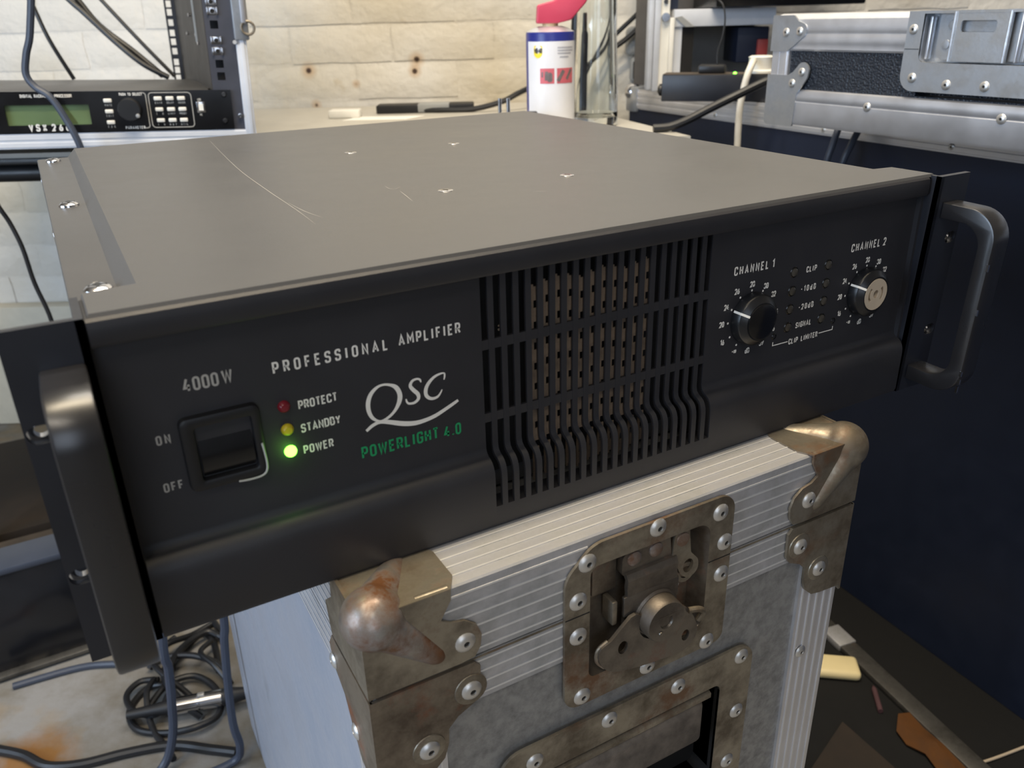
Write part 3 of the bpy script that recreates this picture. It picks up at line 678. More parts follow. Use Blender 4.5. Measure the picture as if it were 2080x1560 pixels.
# ball corners and brackets
ballpoly = [(-146.5, SEAM+.9), (-104, SEAM+.9), (-97, SEAM+1.6), (-94, -35.5), (-93.2, -29), (-95.5, -23), (-101, -18.6), (-107.5, -17.2), (-112, -14), (-109.5, -9.5), (-106.8, -5), (-106.6, .5), (-143.5, .5), (-146.5, -2.5)]
brkpoly = [(-146.5, -43.2), (-97.5, -43.2), (-94.6, -46.5), (-95.2, -62), (-98.5, -66.5), (-107, -70.5), (-112, -75.5), (-112.5, -84), (-115, -92), (-121, -97.5), (-128, -99), (-146.5, -100.5)]
mir = lambda L: [(3.0-p[0], p[1]) for p in L][::-1]
for side in (0, 1):
    fx = (lambda x: x) if side == 0 else (lambda x: 3.0-x)
    poly = ballpoly if side == 0 else mir(ballpoly)
    poly = [(p[0], p[1]) for p in poly]
    b = B(); b.prism([Vector(p) for p in poly], 0, 1.5, MF(CY0-.6))
    tops = [(fx(-146.5), CY0-2), (fx(-106.5), CY0-2), (fx(-102), CY0+6), (fx(-102), CY0+26), (fx(-110), CY0+40), (fx(-128), CY0+44), (fx(-146.5), CY0+44)]
    tops = [(fx(-143.5), CY0-2)]+tops[1:-1]+[(fx(-146.5), CY0+44), (fx(-146.5), CY0+1)]
    b.prism([Vector(p) for p in (tops if side == 0 else tops[::-1])], -.2, .7)
    xs = fx(-146.4); sidep = [(-(CY0-2), SEAM+.9), (-(CY0+46), SEAM+.9), (-(CY0+50), -24), (-(CY0+38), -14), (-(CY0+36), 1.2), (-(CY0-2), 1.2)]
    b.prism([Vector(p) for p in sidep], -.75, .75, ML(xs))
    bc = cpart('ball_corner', b, 'zinc', label='rusty stamped ball corner' if side == 0 else 'brassy stamped ball corner')
    b = B(); cx = fx(-139.0); cy = CY0+5.8; cz = -6.2
    bmesh.ops.create_uvsphere(b.bm, u_segments=28, v_segments=18, radius=13.8, matrix=Matrix.Translation((cx, cy, cz)))
    def rib(p0, p1, r0, r1):
        p0 = Vector(p0); p1 = Vector(p1); d = p1-p0; M = Matrix.Translation(p0) @ d.to_track_quat('Z', 'Y').to_matrix().to_4x4()
        L = d.length; b.lathe([(0, -r0), (r0*.7, -r0*.7), (r0, 0), ((r0+r1)/2, L*.5), (r1, L), (r1*.7, L+r1*.7), (0, L+r1)], M, 18)
    rib((cx, cy-1, cz), (fx(-114.5), CY0+1.8, -33.0), 12, 5.6)
    rib((cx, cy, cz+1), (fx(-117), CY0+32, -4.0), 12, 5.6)
    rib((cx, cy, cz), (fx(-141.5), CY0+34, -30), 11.6, 5.4)
    bo = cpart('ball', b, 'ball' if side == 0 else 'zinc', bc)
    md = bo.modifiers.new('Remesh', 'REMESH'); md.mode = 'VOXEL'; md.voxel_size = .0008; md.use_smooth_shade = True
    md = bo.modifiers.new('Smooth', 'SMOOTH'); md.factor = .6; md.iterations = 9
    b = B(); ey = CY0+1.8      # rounded edge bead linking the front and top leaves
    b.tube([(fx(-122), CY0+.6, -1.3), (fx(-107.4), CY0+.4, -1.2)], 2.3, 12, sub=0); cpart('edge_bead', b, 'zinc', bc)
    rv = (-101.4, -30.3) if side == 0 else (110.0, -27.6)
    criv(bc, (rv[0], rv[1], 1.4), MF(CY0-.6)); criv(bc, (fx(-109), CY0+35, 1.2), MU(0), RIVS)
    poly = brkpoly if side == 0 else mir(brkpoly)
    b = B(); b.prism([Vector(p) for p in poly], 0, 1.6, MF(CY0-.6))
    lp = [(-(CY0-2), -43.2), (-(CY0+48), -43.2), (-(CY0+54), -52), (-(CY0+50), -64), (-(CY0+38), -71), (-(CY0+31), -84), (-(CY0+22), -98), (-(CY0-2), -104)]
    b.prism([Vector(p) for p in lp], -.75, .75, ML(xs))
    br = cpart('corner_bracket', b, 'zinc_rust' if side == 0 else 'zinc', label='brown stained corner bracket' if side == 0 else None)
    for p in (((-100.1, -57.8), (-122.4, -82.3)) if side == 0 else ((107.4, -57.0), (126.4, -79.3))):
        b = B(); b.lathe([(8.2, 0), (8.0, .5), (7, .7), (0, .7)], MF(CY0-2.2) @ Matrix.Translation((p[0], p[1], 0)), 24); cpart('rivet_pad', b, 'zinc', br)
        criv(br, (p[0], p[1], .7), MF(CY0-2.2))
    if side == 0:
        for (y, z) in ((19.5, -59.5), (-4.8, -83)): criv(br, (-y, z, .8), ML(xs), RIVS)
criv(case, (124.5, -142.7, .4), MF(CY0), RIVS)
# butterfly latch in its recessed dish
dl = rrect(-49.6, 54.0, -99.2, -4.0, 14, 7); dl[-8:] = []
dl = fillet([(-49.6, -99.2, 9), (54, -99.2, 6), (54, -4, 10), (-34, -4, 16), (-49.6, -19, 14)], True, 0, 7)
ho = fillet([(-35.4, -83.6, 4), (38.6, -83.6, 8), (38.6, -16.6, 8), (-35.4, -16.6, 5)], True, 0, 5)
b = B(); b.prism(dl, 0, 1.7, MF(CY0-.5), [ho]); dish = cpart('latch_dish', b, 'zinc', label='recessed latch dish with brown rust bloom')
n_ = len(ho); hc_ = Vector((1.6, -50.1)); V = [MF(CY0-.5) @ Vector((p.x, p.y, 1.6)) for p in ho]+[MF(CY0-.5) @ Vector((hc_.x+(p.x-hc_.x)*.89, hc_.y+(p.y-hc_.y)*.90, -8.6)) for p in ho]
b = B(); b.hull(V, [[i, (i+1) % n_, n_+(i+1) % n_, n_+i] for i in range(n_)]+[list(range(n_, 2*n_))]); cpart('dish_recess', b, 'zinc_rust', dish)
b = B(); b.box(-49.4, -35.6, CY0-2.35, CY0-2.15, SEAM-.25, SEAM+.25); b.box(38.8, 53.8, CY0-2.35, CY0-2.15, SEAM-.25, SEAM+.25); cpart('dish_seam', b, 'void', dish)
for p in ((-37.3, -12.9), (3.8, -7.9), (44.3, -13.1), (49.0, -32.6), (48.6, -52.6), (-42.2, -33), (-42.0, -54), (42.6, -95.4), (1.9, -93.5), (-39.2, -93.5)): criv(dish, (p[0], p[1], 1.6), MF(CY0-.5))
b = B(); b.box(-30, -15.6, CY0+4, CY0+8, -40, -18.5, .8); b.box(-33.5, -16, CY0+5.5, CY0+9, -41.8, -16.8, .5); cpart('striker_tab', b, 'zinc_rust', dish, 'rust stained flat tab')
b = B()
b.prism(fillet([(-15.4, -31.5, 3), (15.6, -31.5, 1), (14.0, -17.4, 2), (-15.2, -18.2, 4)], True, 0, 4), 0, 5, MF(CY0+5))
cpart('keeper', b, 'wing', dish)
for p in ((-8.2, -22.6), (5.0, -22.2)):
    b = B(); b.lathe([(4.2, 0), (4.0, .8), (2.6, 1.5), (0, 1.7)], MF(CY0) @ Matrix.Translation((p[0], p[1], 0)), 18); cpart('rust_stud', b, 'ball', dish)
b = B()     # bent tongue running from the keeper to the hub
prof = [(CY0+3, -28.6), (CY0-1.5, -30), (CY0-3.2, -33), (CY0-2.6, -37.5), (CY0-3.2, -40.5), (CY0-2.5, -44), (CY0-1, -58), (CY0-1, -66), (CY0+1.4, -66), (CY0+1.4, -58), (CY0-.2, -44), (CY0-.6, -40.5), (CY0, -37.5), (CY0-.6, -33), (CY0+1.4, -31), (CY0+5, -30)]
b.extrude_profile(prof, 'x', -13.6, 17.6); b.box(-15.5, 18.9, CY0-3, CY0-.6, -54, -42, .6); cpart('tongue', b, 'wing', dish)
b = B(); b.lathe([(13.5, 0), (13.8, 2.4), (12.6, 3.4), (12.2, 3.4), (11.9, 10), (11.2, 11.2), (4, 11.2), (3.6, 10.2), (0, 10.2)], MF(CY0-1) @ Matrix.Translation((4.5, -58.5, 0)), 32)
b.box(-.6, 10.6, CY0-12.4, CY0-11.6, -55.6, -54.4); b.lathe([(1.6, 0), (1.4, .6), (0, .6)], MF(CY0-12.2) @ Matrix.Translation((1.2, -64.6, 0)), 12); cpart('hub', b, 'wing', dish)
b = B()
wing = [(-24.3, -62.1), (-13.3, -52.6), (-8.2, -53.0), (-6.6, -56), (-7.6, -60.5), (-6.6, -66.0), (-2.2, -70.6), (4.4, -72.4), (11.2, -70.6), (15.9, -65.5), (17.6, -59.5), (20, -59.2), (25.0, -64), (31.0, -76), (30.4, -84.6), (22.6, -90.1), (8, -89), (-6, -87.2), (-16.2, -84.7), (-23, -82.6), (-29.0, -77.5), (-32.2, -70.0), (-30.6, -64.5)]
b.prism([Vector(p) for p in catmull([Vector(p) for p in wing], 2, True)], 2.4, 4.4, MF(CY0-1.5), [circ(-17.5, -69.4, 3.0, 14, 4.0), circ(23.5, -80, 2.6, 12, 3.6)]); cpart('butterfly_wing', b, 'wing', dish, 'worn butterfly wing with two holes')
b = B(); b.tube([(24, CY0-6, -63.8), (30, CY0-7.6, -64.4), (33.8, CY0-6.6, -68.6), (32.2, CY0-5, -74)], 1.7, 10); cpart('wing_lip', b, 'zinc', dish)
b = B(); b.tube([(-27, CY0-3.2, -79.5), (-31.4, CY0-3.4, -73.5), (-31.2, CY0-3.8, -66.5), (-26, CY0-4.4, -62.8)], 1.2, 8); cpart('wing_lip', b, 'zinc', dish)
b = B(); b.box(-22.5, -19.4, CY0-3, CY0+6, -56, -42, .8); cpart('stop_lug', b, 'zinc', dish)
hasp = fillet([(15.6, -30.5, 3), (16.4, -15.6, 5), (25.6, -15.9, 4), (27.6, -31.8, 3), (33.0, -38, 6), (33.6, -45, 6), (27, -48.5, 6), (21.4, -43.4, 4)], True, 0, 5)
b = B(); b.prism(hasp, 0, 1.8, MF(CY0+1), [circ(26.4, -39.8, 3.4, 14, 4.2)]); hs = cpart('hasp_tab', b, 'zinc', dish, 'small hasp tab with an eyelet')
b = B(); b.lathe([(4.0, 0), (3.8, .8), (0, 1.2)], MF(CY0-.8) @ Matrix.Translation((21.4, -21.8, 0)), 18); cpart('rust_stud', b, 'ball', dish)
b = B(); b.prism(circ(26.8, -45.4, 6.0, 20), -1.5, -.2, MF(CY0+1), [circ(26.8, -45.4, 3.6, 14)]); cpart('eyelet', b, 'zinc', dish)
for (x, z) in ((21.5, -51.2), (18.4, -45.6)):
    b = B(); b.lathe([(1.7, 0), (1.2, .9), (0, 1.1)], MF(CY0+2) @ Matrix.Translation((x, z, 0)), 10); cpart('stud', b, 'rivet', dish)
# recessed carrying handle below the latch
hd_o = fillet([(-90, -226, 8), (80.5, -226, 8), (80.5, -112.5, 12), (-84, -111.5, 17), (-90, -130, 8)], True, 0, 6)
hd_i = fillet([(-66, -208, 5), (57.0, -208, 5), (57.0, -133.5, 5), (-66, -133.5, 5)], True, 0, 4)
b = B(); b.prism(hd_o, 0, 1.8, MF(CY0-.4), [hd_i])
hd_ = cpart('handle_dish', b, 'zinc', label='wide recessed dish around the carrying handle')
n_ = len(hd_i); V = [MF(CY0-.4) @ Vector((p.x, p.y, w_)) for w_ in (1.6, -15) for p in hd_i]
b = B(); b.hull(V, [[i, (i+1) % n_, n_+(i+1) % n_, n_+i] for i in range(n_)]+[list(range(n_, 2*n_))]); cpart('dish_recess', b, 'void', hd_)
b = B(); prof = [(CY0+12, -134), (CY0+2, -134.5), (CY0-2.6, -137), (CY0-2.6, -140), (CY0+1, -141), (CY0+12, -139)]; b.extrude_profile(prof, 'x', -66, 50); cpart('handle_strap', b, 'zinc', hd_)
b = B(); b.box(-62, 46, CY0-4, CY0+11, -171, -139.5, 5, 3); cpart('handle_grip', b, 'grip', hd_, 'rough perished rubber grip')
for p in ((71.3, -119.9), (24.6, -119.0), (-21.6, -118.8), (-67.3, -122.4), (72.2, -162), (69.2, -201.5)): criv(hd_, (p[0], p[1], 1.7), MF(CY0-.4))

# ================================================================== WORKBENCH with black edge and tubular frame (room frame, local z = 0 on the floor)
tb = thing('workbench', 'pale topped workbench on a black tubular frame against the brick wall', 'table', RM(-400, 1100, FLOOR), YAW)
TZ = 642.0
b = B(); b.extrude_profile([(0, 0), (560, 0), (560, 540), (440, 540), (0, 540)], 'z', TZ-4, TZ) if False else None
b = B(); b.prism([Vector(p) for p in ((-500, 4), (642, 4), (582, 210), (482, 530), (-500, 530))], TZ-6, TZ); part('table_top', b, 'table', tb)
b = B(); b.box(-500, 638, 0, 26, TZ-14, TZ-6.2, 1); part('edge_rail', b, 'plastic', tb)
b = B(); b.tube([(-520, 14, TZ-26), (100, 14, TZ-26), (610, 14, TZ-26)], 11.8, 18, sub=1)
part('frame_tube', b, 'cable', tb)
for (x, y) in ((-480, 20), (610, 20), (-480, 500), (470, 500)):
    b = B(); b.cyl((x, y, 2), (x, y, TZ-14), 12, n=16); part('leg', b, 'cable', tb)

# ================================================================== RACK CASE with the signal processor
RANG, RTILT, RORG = YAW+math.radians(17), math.radians(2.1), RM(-318, 1085, 78)
rk = thing('rack_case', 'black rack case with aluminium edges standing on the left end of the workbench', 'rack', RORG, RANG, tilt=RTILT)
b = B(); prof = [(p[0], -p[1]) for p in ridged(2, 19, 2, 0, .8, 3)]+[(19, 14), (2, 14)]
b.extrude_profile([(p[1], p[0]) for p in prof], 'x', -520, 0); part('bottom_rail', b, 'laminate', rk, 'pale aluminium bottom rail')
b = B(); b.box(-520, -2, 2, 360, .5, 11, 1); part('base_board', b, 'hex', rk)
b = B(); b.prism([Vector(p) for p in ((-13, 4), (-1, 4), (-1, 360), (-13, 360))], 11, 420); part('side_board', b, 'hex', rk)
b = B(); b.box(-13, 0, -1.2, 10, 2, 125, 1.5); b.box(-8, -3, -2.2, -1, 3, 124.5, .4); part('edge_extrusion', b, 'laminate', rk, 'pale aluminium edge extrusion')
b = B(); b.box(-14, -2, -1.2, 10, 127.5, 420, 1.5); b.box(-7, -3, -2.4, -1, 129, 420, .4); part('edge_extrusion', b, 'alu_bright', rk)
b = B(); b.box(-14, 4, -5, 1, 123, 420, 2.5); lt = part('butterfly_latch', b, 'galv', rk)
b = B(); b.box(-4, 2, -8, -4, 142, 420, 1.5); part('latch_bar', b, 'alu_bright', lt)
b = B(); b.tube([(3+7.5*math.cos(a), -6, 137+7.5*math.sin(a)) for a in [i*math.pi/6 for i in range(12)]], 1.6, 8, True, 2); part('latch_ring', b, 'zinc', lt, 'small pull ring')
b = B(); b.cyl((-14, -1, 121), (-14, -4, 121), 2.4, n=12); part('rivet', b, 'rivet', rk)
b = B()    # front rack rail: folded steel with square holes
holes = [(-34.6-.02*(z-100), z) for z in (165.5, 155.3, 140.3, 122.8, 110.7, 96.2, 82.0, 181, 196)]
b.prism([Vector(p) for p in ((-46, 11), (-13, 11), (-13, 420), (-46, 420))], 0, 1.6, MF(3), [rrect(x-4.6, x+4.6, z-4.6, z+4.6, .5, 2) for x, z in holes]); part('front_rail', b, 'rail', rk)
b = B(); b.box(-46, -13, 12, 14, 11, 420); part('rail_backing', b, 'void', rk)
for k, (x, z) in enumerate(holes):
    if k in (2, 5, 6): continue
    b = B(); b.box(x-6.2, x+6.2, 1.6, 4, z-4.4, z+4.4, .4); b.box(x-6.6, x-4.0, -1.2, 2.5, z-4.4, z+4.4, .6); b.box(x+4.0, x+6.6, -1.2, 2.5, z-4.4, z+4.4, .6)
    b.mi = 1; b.lathe([(2.6, -.2), (2.4, .6), (0, .6)], MF(1.7) @ Matrix.Translation((x, z, 0)), 14)
    part('cage_nut', b, ['screw', 'void'], rk, 'bright cage nut')
b = B(); b.prism([Vector(p) for p in ((-47, 12), (-45, 12), (-93, 345), (-95, 345))], 11, 420); part('inner_flank', b, 'flank', rk, 'grey inner flank of the rack')
b = B(); b.box(-62, -58, 96, 102, 118, 420, 1.6); part('lacing_bar', b, 'grey_plastic', rk)
b = B()
hz = [62.5, 74.2, 85.8, 101.6, 115.1, 127.8, 142.5, 157.0, 168.7, 183, 196]
b.prism([Vector(p) for p in ((-110, 11), (-96, 11), (-96, 420), (-110, 420))], 0, 1.6, MF(345), [rrect(-107.2, -100.0, z-4.6, z+4.6, .4, 2) for z in hz])
b.box(-96, -84, 343, 346, 11, 420)
part('rear_rail', b, 'ear', rk)
for (x, y, z) in ((-72.5, 176, 129), (-66, 140, 152), (-59, 100, 128), (-57, 88, 118)):
    b = B(); b.cyl((x, y, z), (x-3, y-1, z), 2.3, n=10); part('bolt', b, 'screw', rk)
for x, h_ in ((-480, 23.4), (-30, 6.9)):
    b = B(); b.cyl((x, 60, -h_), (x, 60, .5), 12, n=16); part('foot', b, 'rubber', rk)

sp = thing('signal_processor', 'slim black signal processor with green display and round dial, in the rack case', 'processor', RORG, RANG, tilt=RTILT)
b = B(); b.box(-490, -52, 3, 240, 20.5, 66, .8); part('housing', b, 'cover', sp)
b = B(); b.prism([Vector(p) for p in rrect(-500, -26, 20.4, 66.4, 1)], 0, 3, MF(1.5), [rrect(-278, -188.5, 28.6, 51.4, 1, 2)]); part('face_plate', b, 'gloss', sp)
b = B(); b.box(-279, -187, 2.5, 4, 28, 52); part('display', b, 'lcd', sp, 'unlit green display window')
b = B(); b.prism([Vector(p) for p in ((-216, 29.5), (-204, 29.5), (-215, 51), (-227, 51))], 0, .2, MF(2.4)); part('display_band', b, 'lcd_dark', sp)  # slanted darker band across the display, along the hanging cable
b = B(); b.lathe([(13.0, 0), (12.9, 11), (11.8, 12.6), (0, 12.6)], MF(-1.5) @ Matrix.Translation((-143.6, 45.6, 0)), 32); dk = part('dial', b, 'rubber', sp)
b = B(); b.lathe([(2.6, 0), (2.0, 1.4), (0, 1.8)], MF(-14.1) @ Matrix.Translation((-134.8, 38.6, 0)), 14); part('finger_dimple', b, 'rivet', dk)
SM = MF(-1.5)
BT = [(-166.8, 55.5), (-166.9, 43.2), (-167, 30.7)]+[(x, z) for z in (57.3, 44.7, 32.0) for x in (-110.7, -97.3, -84.2)]
for (x, z) in BT:
    b = B(); b.box(x-4.6, x+4.6, -4, -1.4, z-2.3, z+2.3, 1.1); part('button', b, 'white_plastic', sp)
b = B()
b.ribbon(fillet([(-121, 23.6), (-121, 64), (-72.6, 64), (-72.6, 23.6)], True, 4, 4), .9, SM, True, .15); part('panel_frame_print', b, 'inkdim', sp)
b = B(); b.ribbon(fillet([(-130, 23.4), (-124.2, 23.4, 3), (-124, 64, 3), (-130, 64)], False, 0, 4), .9, SM, False, .15); part('panel_frame_print', b, 'inkdim', sp)
def lp(n, L, m='ink'):
    for a in L: label_part(n, [a], m, sp)
lp('lettering', [T('VSX', -256, 22.6, 6.6, SM, u1=-238.5, wt=.26), T('26e', -231.5, 22.6, 6.6, SM, u1=-214, wt=.26)])
lp('lettering', [T('DIGITAL RACKMOUNT PROCESSOR', -259, 59.9, 3.0, SM, u1=-205, wt=.22)])
lp('lettering', [T('PUSH TO SELECT', -153, 61.2, 2.6, SM, u1=-128, wt=.22), T('PARAMETER', -151.5, 22.6, 2.8, SM, u1=-130, wt=.22)])
lp('lettering', [T(s_, x-3.8, z-6.0, 2.0, SM, u1=x+3.8, wt=.24) for s_, (x, z) in zip(('MUTE', 'EDIT', 'ESC', 'GAIN', 'DELAY', 'XOVER', 'EQ', 'LIMIT', 'PRESET', 'IN', 'OUT', 'UTIL'), BT)], 'inkdim')
b = B(); b.box(-67.5, -57.5, -2.6, -1.4, 40.0, 53.0, .5); us = part('usb_socket', b, 'screw', sp)
b = B(); b.box(-65.2, -59.8, -2.9, -2.5, 42.6, 50.4); part('socket_opening', b, 'paper', us)
lp('lettering', [T('USB', -65.5, 54.4, 2.2, SM, wt=.22, gap=.2), T('PC', -64.6, 36.6, 2.2, SM, wt=.22, gap=.2)], 'inkdim')
for (x, z) in ((-34, 61), (-36, 29.9), (-17.5, 35.5)):
    b = B(); b.lathe([(3.2, 0), (2.8, 1.2), (1.2, 1.5), (0, 1.0)], MF(-1.5) @ Matrix.Translation((x, z, 0)), 16); part('screw', b, 'dark_screw' if x < -20 else 'screw', sp)

# ================================================================== things on the back of the bench
TT = FLOOR+TZ
sc_ = thing('spray_can', 'blue and white aerosol oil can with a red flip spout', 'can', RM(63.5, 1190, TT), YAW)
b = B(); b.lathe([(30, 0), (32.5, 1.5), (32.8, 3), (32.8, 126), (32, 128.3), (28, 130.5), (23, 133), (16.5, 134.8), (15, 135), (0, 135)], None, 48)
for f in b.bm.faces:
    z = sum(v.co.z for v in f.verts)/len(f.verts)
    f.material_index = 1 if z > 129 else 0
part('can_body', b, ['can_blue', 'alu_bright'], sc_)
def wrap(pts_u, v0, v1, R=32.95):            # a patch of label bent round the can: angle range (degrees from the front), heights
    b_ = []; return b_
def can_patch(b, a0, a1, z0, z1, R=32.95, n=14):
    V = []; 
    for i in range(n+1):
        a = math.radians(a0+(a1-a0)*i/n); V += [(R*math.sin(a), -R*math.cos(a), z0), (R*math.sin(a), -R*math.cos(a), z1)]
    b.hull(V, [(2*i, 2*i+2, 2*i+3, 2*i+1) for i in range(n)]); return b
lb = part('label_sheet', can_patch(B(), -66, 98, 4, 117, 33.0, 24), 'can_white', sc_, 'white printed label')
class CanMap:                                 # flat print bent on to the can
    def __init__(s, R=33.3): s.R = R
    def __matmul__(s, v): a = v.x/s.R; return Vector((s.R*math.sin(a), -s.R*math.cos(a), v.y))
CM = CanMap()
b = B(); pts = fillet([(-25.5, 112, 2), (-25.5, 99.5, 7), (-19, 96, 5), (-12.5, 99.5, 7), (-12.5, 112, 2)], True, 0, 6)
V = [CM @ p for p in pts]; b.hull(V, [list(range(len(V)))]); part('shield_print', b, 'can_yellow', lb)
CM2 = CanMap(33.5); b = B(); text(b, 'WD-40', -24.6, 103.4, 5.0, CM2, u1=-13.4, wt=.24); part('lettering', b, 'navy_ink', lb)
b = B()
for z, w_ in ((109.5, 26), (106, 26), (102.5, 22), (98, 17)): can_patch(b, math.degrees((8-(0 if w_ > 20 else -3))/33.3), math.degrees((8+w_)/33.3), z-.7, z+.7, 33.3, 6)
part('small_print', b, 'lightgrey_ink', lb)
b = B(); can_patch(b, math.degrees(-16/33.3), math.degrees(3.5/33.3), 65, 84, 33.25); part('picture_panel', b, 'can_pink', lb)
b = B(); can_patch(b, math.degrees(7/33.3), math.degrees(34/33.3), 65, 84, 33.25); part('picture_panel', b, 'can_pink', lb)
b = B(); text(b, '-', -14, 72, 9, CM2, wt=.7); text(b, 'T', -9, 69, 9, CM2, wt=.5); text(b, '8', -4, 69, 8, CM2, wt=.5); part('tool_picture', b, 'can_grey', lb)
b = B(); b.ribbon([(8.5, 68), (17, 81)], 5, CM2); b.ribbon([(22, 70), (30, 82)], 4, CM2); part('tool_picture', b, 'can_grey', lb)
b = B(); b.lathe([(10.5, 133), (10.5, 143), (0, 143)], None, 24); part('nozzle_collar', b, 'cream', sc_)
b = B(); cap = fillet([(-19, 138.5, 2), (10, 138.5, 6), (27, 142, 10), (46, 162, 8), (66, 200, 3), (46, 210, 5), (26, 178, 14), (4, 166, 10), (-17.5, 161, 4)], True, 0, 6)
b.prism(cap, -15, 15, MF(0))
es = [e for e in b.bm.edges if len(e.link_faces) == 2 and abs(abs(e.verts[0].co.y)-15) < .1 and abs(e.verts[0].co.y-e.verts[1].co.y) < .1]
bmesh.ops.bevel(b.bm, geom=es, offset=5, segments=3, profile=.5, affect='EDGES', clamp_overlap=True); part('flip_spout', b, 'can_red', sc_)

gb = thing('glass_bottle', 'tall clear empty glass bottle beside the aerosol can', 'bottle', RM(131, 1240, TT), YAW)
b = B()
outer = [(0, 2.5), (22, .8), (29, 0), (31.4, 2), (32, 6), (31.8, 40), (30.6, 70), (29.2, 100), (28.0, 125), (27.6, 145), (27.4, 165), (26, 190), (19, 225), (14.5, 250), (13.8, 285), (15.6, 287), (15.6, 300), (13.6, 301)]
inner = [(10.6, 301), (10.8, 250), (15.5, 224), (21.4, 190), (23.2, 165), (23.6, 145), (24.2, 125), (25.4, 100), (26.8, 70), (27.8, 40), (28, 20), (23, 13), (0, 11)]
b.lathe(outer+inner, None, 48); part('glass_wall', b, 'glass', gb)

b = B(); b.lathe([(11, 0), (12, 1), (12, 122), (9, 128), (9, 131), (8, 150), (7.4, 152), (0, 152)], None, 28)
bm_ = b; single('marker_tube', b, 'plastic', 'slim black tube standing behind the can and bottle', 'tube', RM(111, 1330, TT), YAW)

plg = thing('mains_plug', 'white two pin mains plug lying with its pins up', 'plug', RM(-1, 1112, TT), YAW)
b = B(); b.box(-11, 11, -9, 9, 0, 34, 5, 3); part('plug_body', b, 'white_plastic', plg)
for x in (-5.4, 5.4):
    b = B(); b.cyl((x, 0, 33), (x, 0, 52), 2.4, n=14); part('pin', b, 'screw', plg)
b = B(); b.box(-11, 11, -10, 10, 0, 33, 2); single('black_cube', b, 'rubber', 'small black box at the foot of the aerosol can', 'box', RM(32, 1128, TT), YAW)

ad = thing('power_adapter', 'flat dark power adapter with a clear label, against the wall', 'adapter', RM(-138, 1500, TT), YAW)
b = B(); b.box(-84, 84, -20, 20, 0, 14, 2.5); part('adapter_body', b, 'rubber', ad)
b = B(); b.box(-12, 42, -20.6, 20.4, 1.2, 14.4, 1); part('clear_label', b, 'grey_plastic', ad, 'pale clear label')
b = B(); b.prism([Vector(p) for p in ((-60, -22), (44, -26), (70, 20), (-44, 26))], 0, .5); single('paper_sheet', b, 'paper', 'white paper sheet lying in front of the adapter', 'paper', RM(-205, 1415, TT), YAW)
b = B(); b.box(-26, 26, -16, 16, 0, 13, 3); single('white_block', b, 'white_plastic', 'small white plastic block left of the adapter', 'block', RM(-268, 1440, TT), YAW)

tc = thing('grey_tool_box', 'rounded grey plastic box behind the bottle at the wall', 'box', RM(272, 1620, FLOOR+671), YAW)
b = B(); b.box(-36, 40, 0, 24, 0, 47, 9, 3); part('shell', b, 'grey_plastic', tc)
b = B(); b.box(-16, 0, -1.5, 2, 22, 37, 3); part('catch', b, 'rubber', tc)
b = B(); b.box(-32, -28, -1, 2, 8, 38, 1); part('slot', b, 'void', tc)
b = B(); b.box(-46, 24, 2, 23, 47, 98, 10, 3); part('upper_tray', b, 'grey_plastic', tc)

# ================================================================== NAVY CASE along the right (local x runs along its front towards the viewer)
NANG = math.atan2(-0.9982, -0.0601)
nv = thing('navy_flight_case', 'long navy flight case with aluminium edging along the right side', 'case', (671.7, 269.7, FLOOR), NANG)
b = B(); b.prism([Vector(p) for p in ((-669, 3), (820, 3), (820, 620), (-500, 620), (-667, 262))], 5, 667); part('body', b, 'navy', nv)
prof = [(-p[1], p[0]) for p in ridged(638, 668, 3, 0, .9, 3.2)]+[(0, 670), (34, 670), (34, 667.5), (3.5, 667.5), (3.5, 638)]
b = B(); b.extrude_profile(prof, 'x', -660, 820); part('top_extrusion', b, 'alu_bright', nv)
b = B(); b.box(-675, -640, -2.4, 40, 632, 674, 4); cn = part('corner_cap', b, 'galv', nv)
b = B(); bmesh.ops.create_uvsphere(b.bm, u_segments=18, v_segments=12, radius=15, matrix=Matrix.Translation((-667, 8, 664))); part('ball', b, 'screw', cn)
for s_ in (-430, -210, -20, 170):
    rivet(nv, (s_, 645, 0), MF(0), RIVS)
st = thing('metal_bar', 'long dull steel bar lying on the black mat in front of the navy case', 'bar', (601.459, 284.710, FLOOR+4.4), math.atan2(-0.9861312, -0.16596761))
b = B(); b.box(-260, 560, -26, -2, 0, 9, 1.5); part('bar', b, 'strip', st)
b = B(); b.box(10, 46, -27.5, -.5, 0, 10.6, 1.5); part('joint_sleeve', b, 'alu', st)

# upper case with the recessed latch, overhanging the navy case
hc = thing('latched_case', 'black textured flight case with recessed butterfly latch, overhanging the navy case', 'case', (518.5, 420.9, 101), -math.pi/2)
hc.scale = (.914, .914, .914)
HL = 640; HT = 124.0
b = B(); b.prism([Vector(p) for p in ((2, 4), (HL, 4), (HL, HT-3), (332, HT-3), (332, 44), (200, 44), (200, HT-3), (2, HT-3))], -24, 0, MF(2.5)); b.box(2, HL, 26, 430, 2, HT-2); part('body', b, 'hex', hc)
b = B(); prof = [(0, 2), (-1.4, 5), (-1.4, 28), (-.6, 29), (-1.8, 31), (-1.8, 37), (-.4, 41), (1.8, 42.5), (2.6, 42.5), (2.6, 3), (40, 3), (40, 1)]
b.extrude_profile(prof, 'x', 1, HL); part('bottom_extrusion', b, 'alu_bright', hc)
prof = [(2.6, 86), (.5, 85), (-1, 87), (-1, 92.5), (-1.6, 93.5), (-1.6, 102), (-1.0, 103), (-1.0, 104.5), (-1.6, 105.5), (-1.6, 112), (0, 119), (5, 123.6), (11, 125), (42, 125), (42, 123), (4, 120), (2.6, 112)]
for (a0, a1) in ((1, 184), (330, HL)):
    b = B(); b.extrude_profile(prof, 'x', a0, a1); part('top_extrusion', b, 'alu_bright', hc)
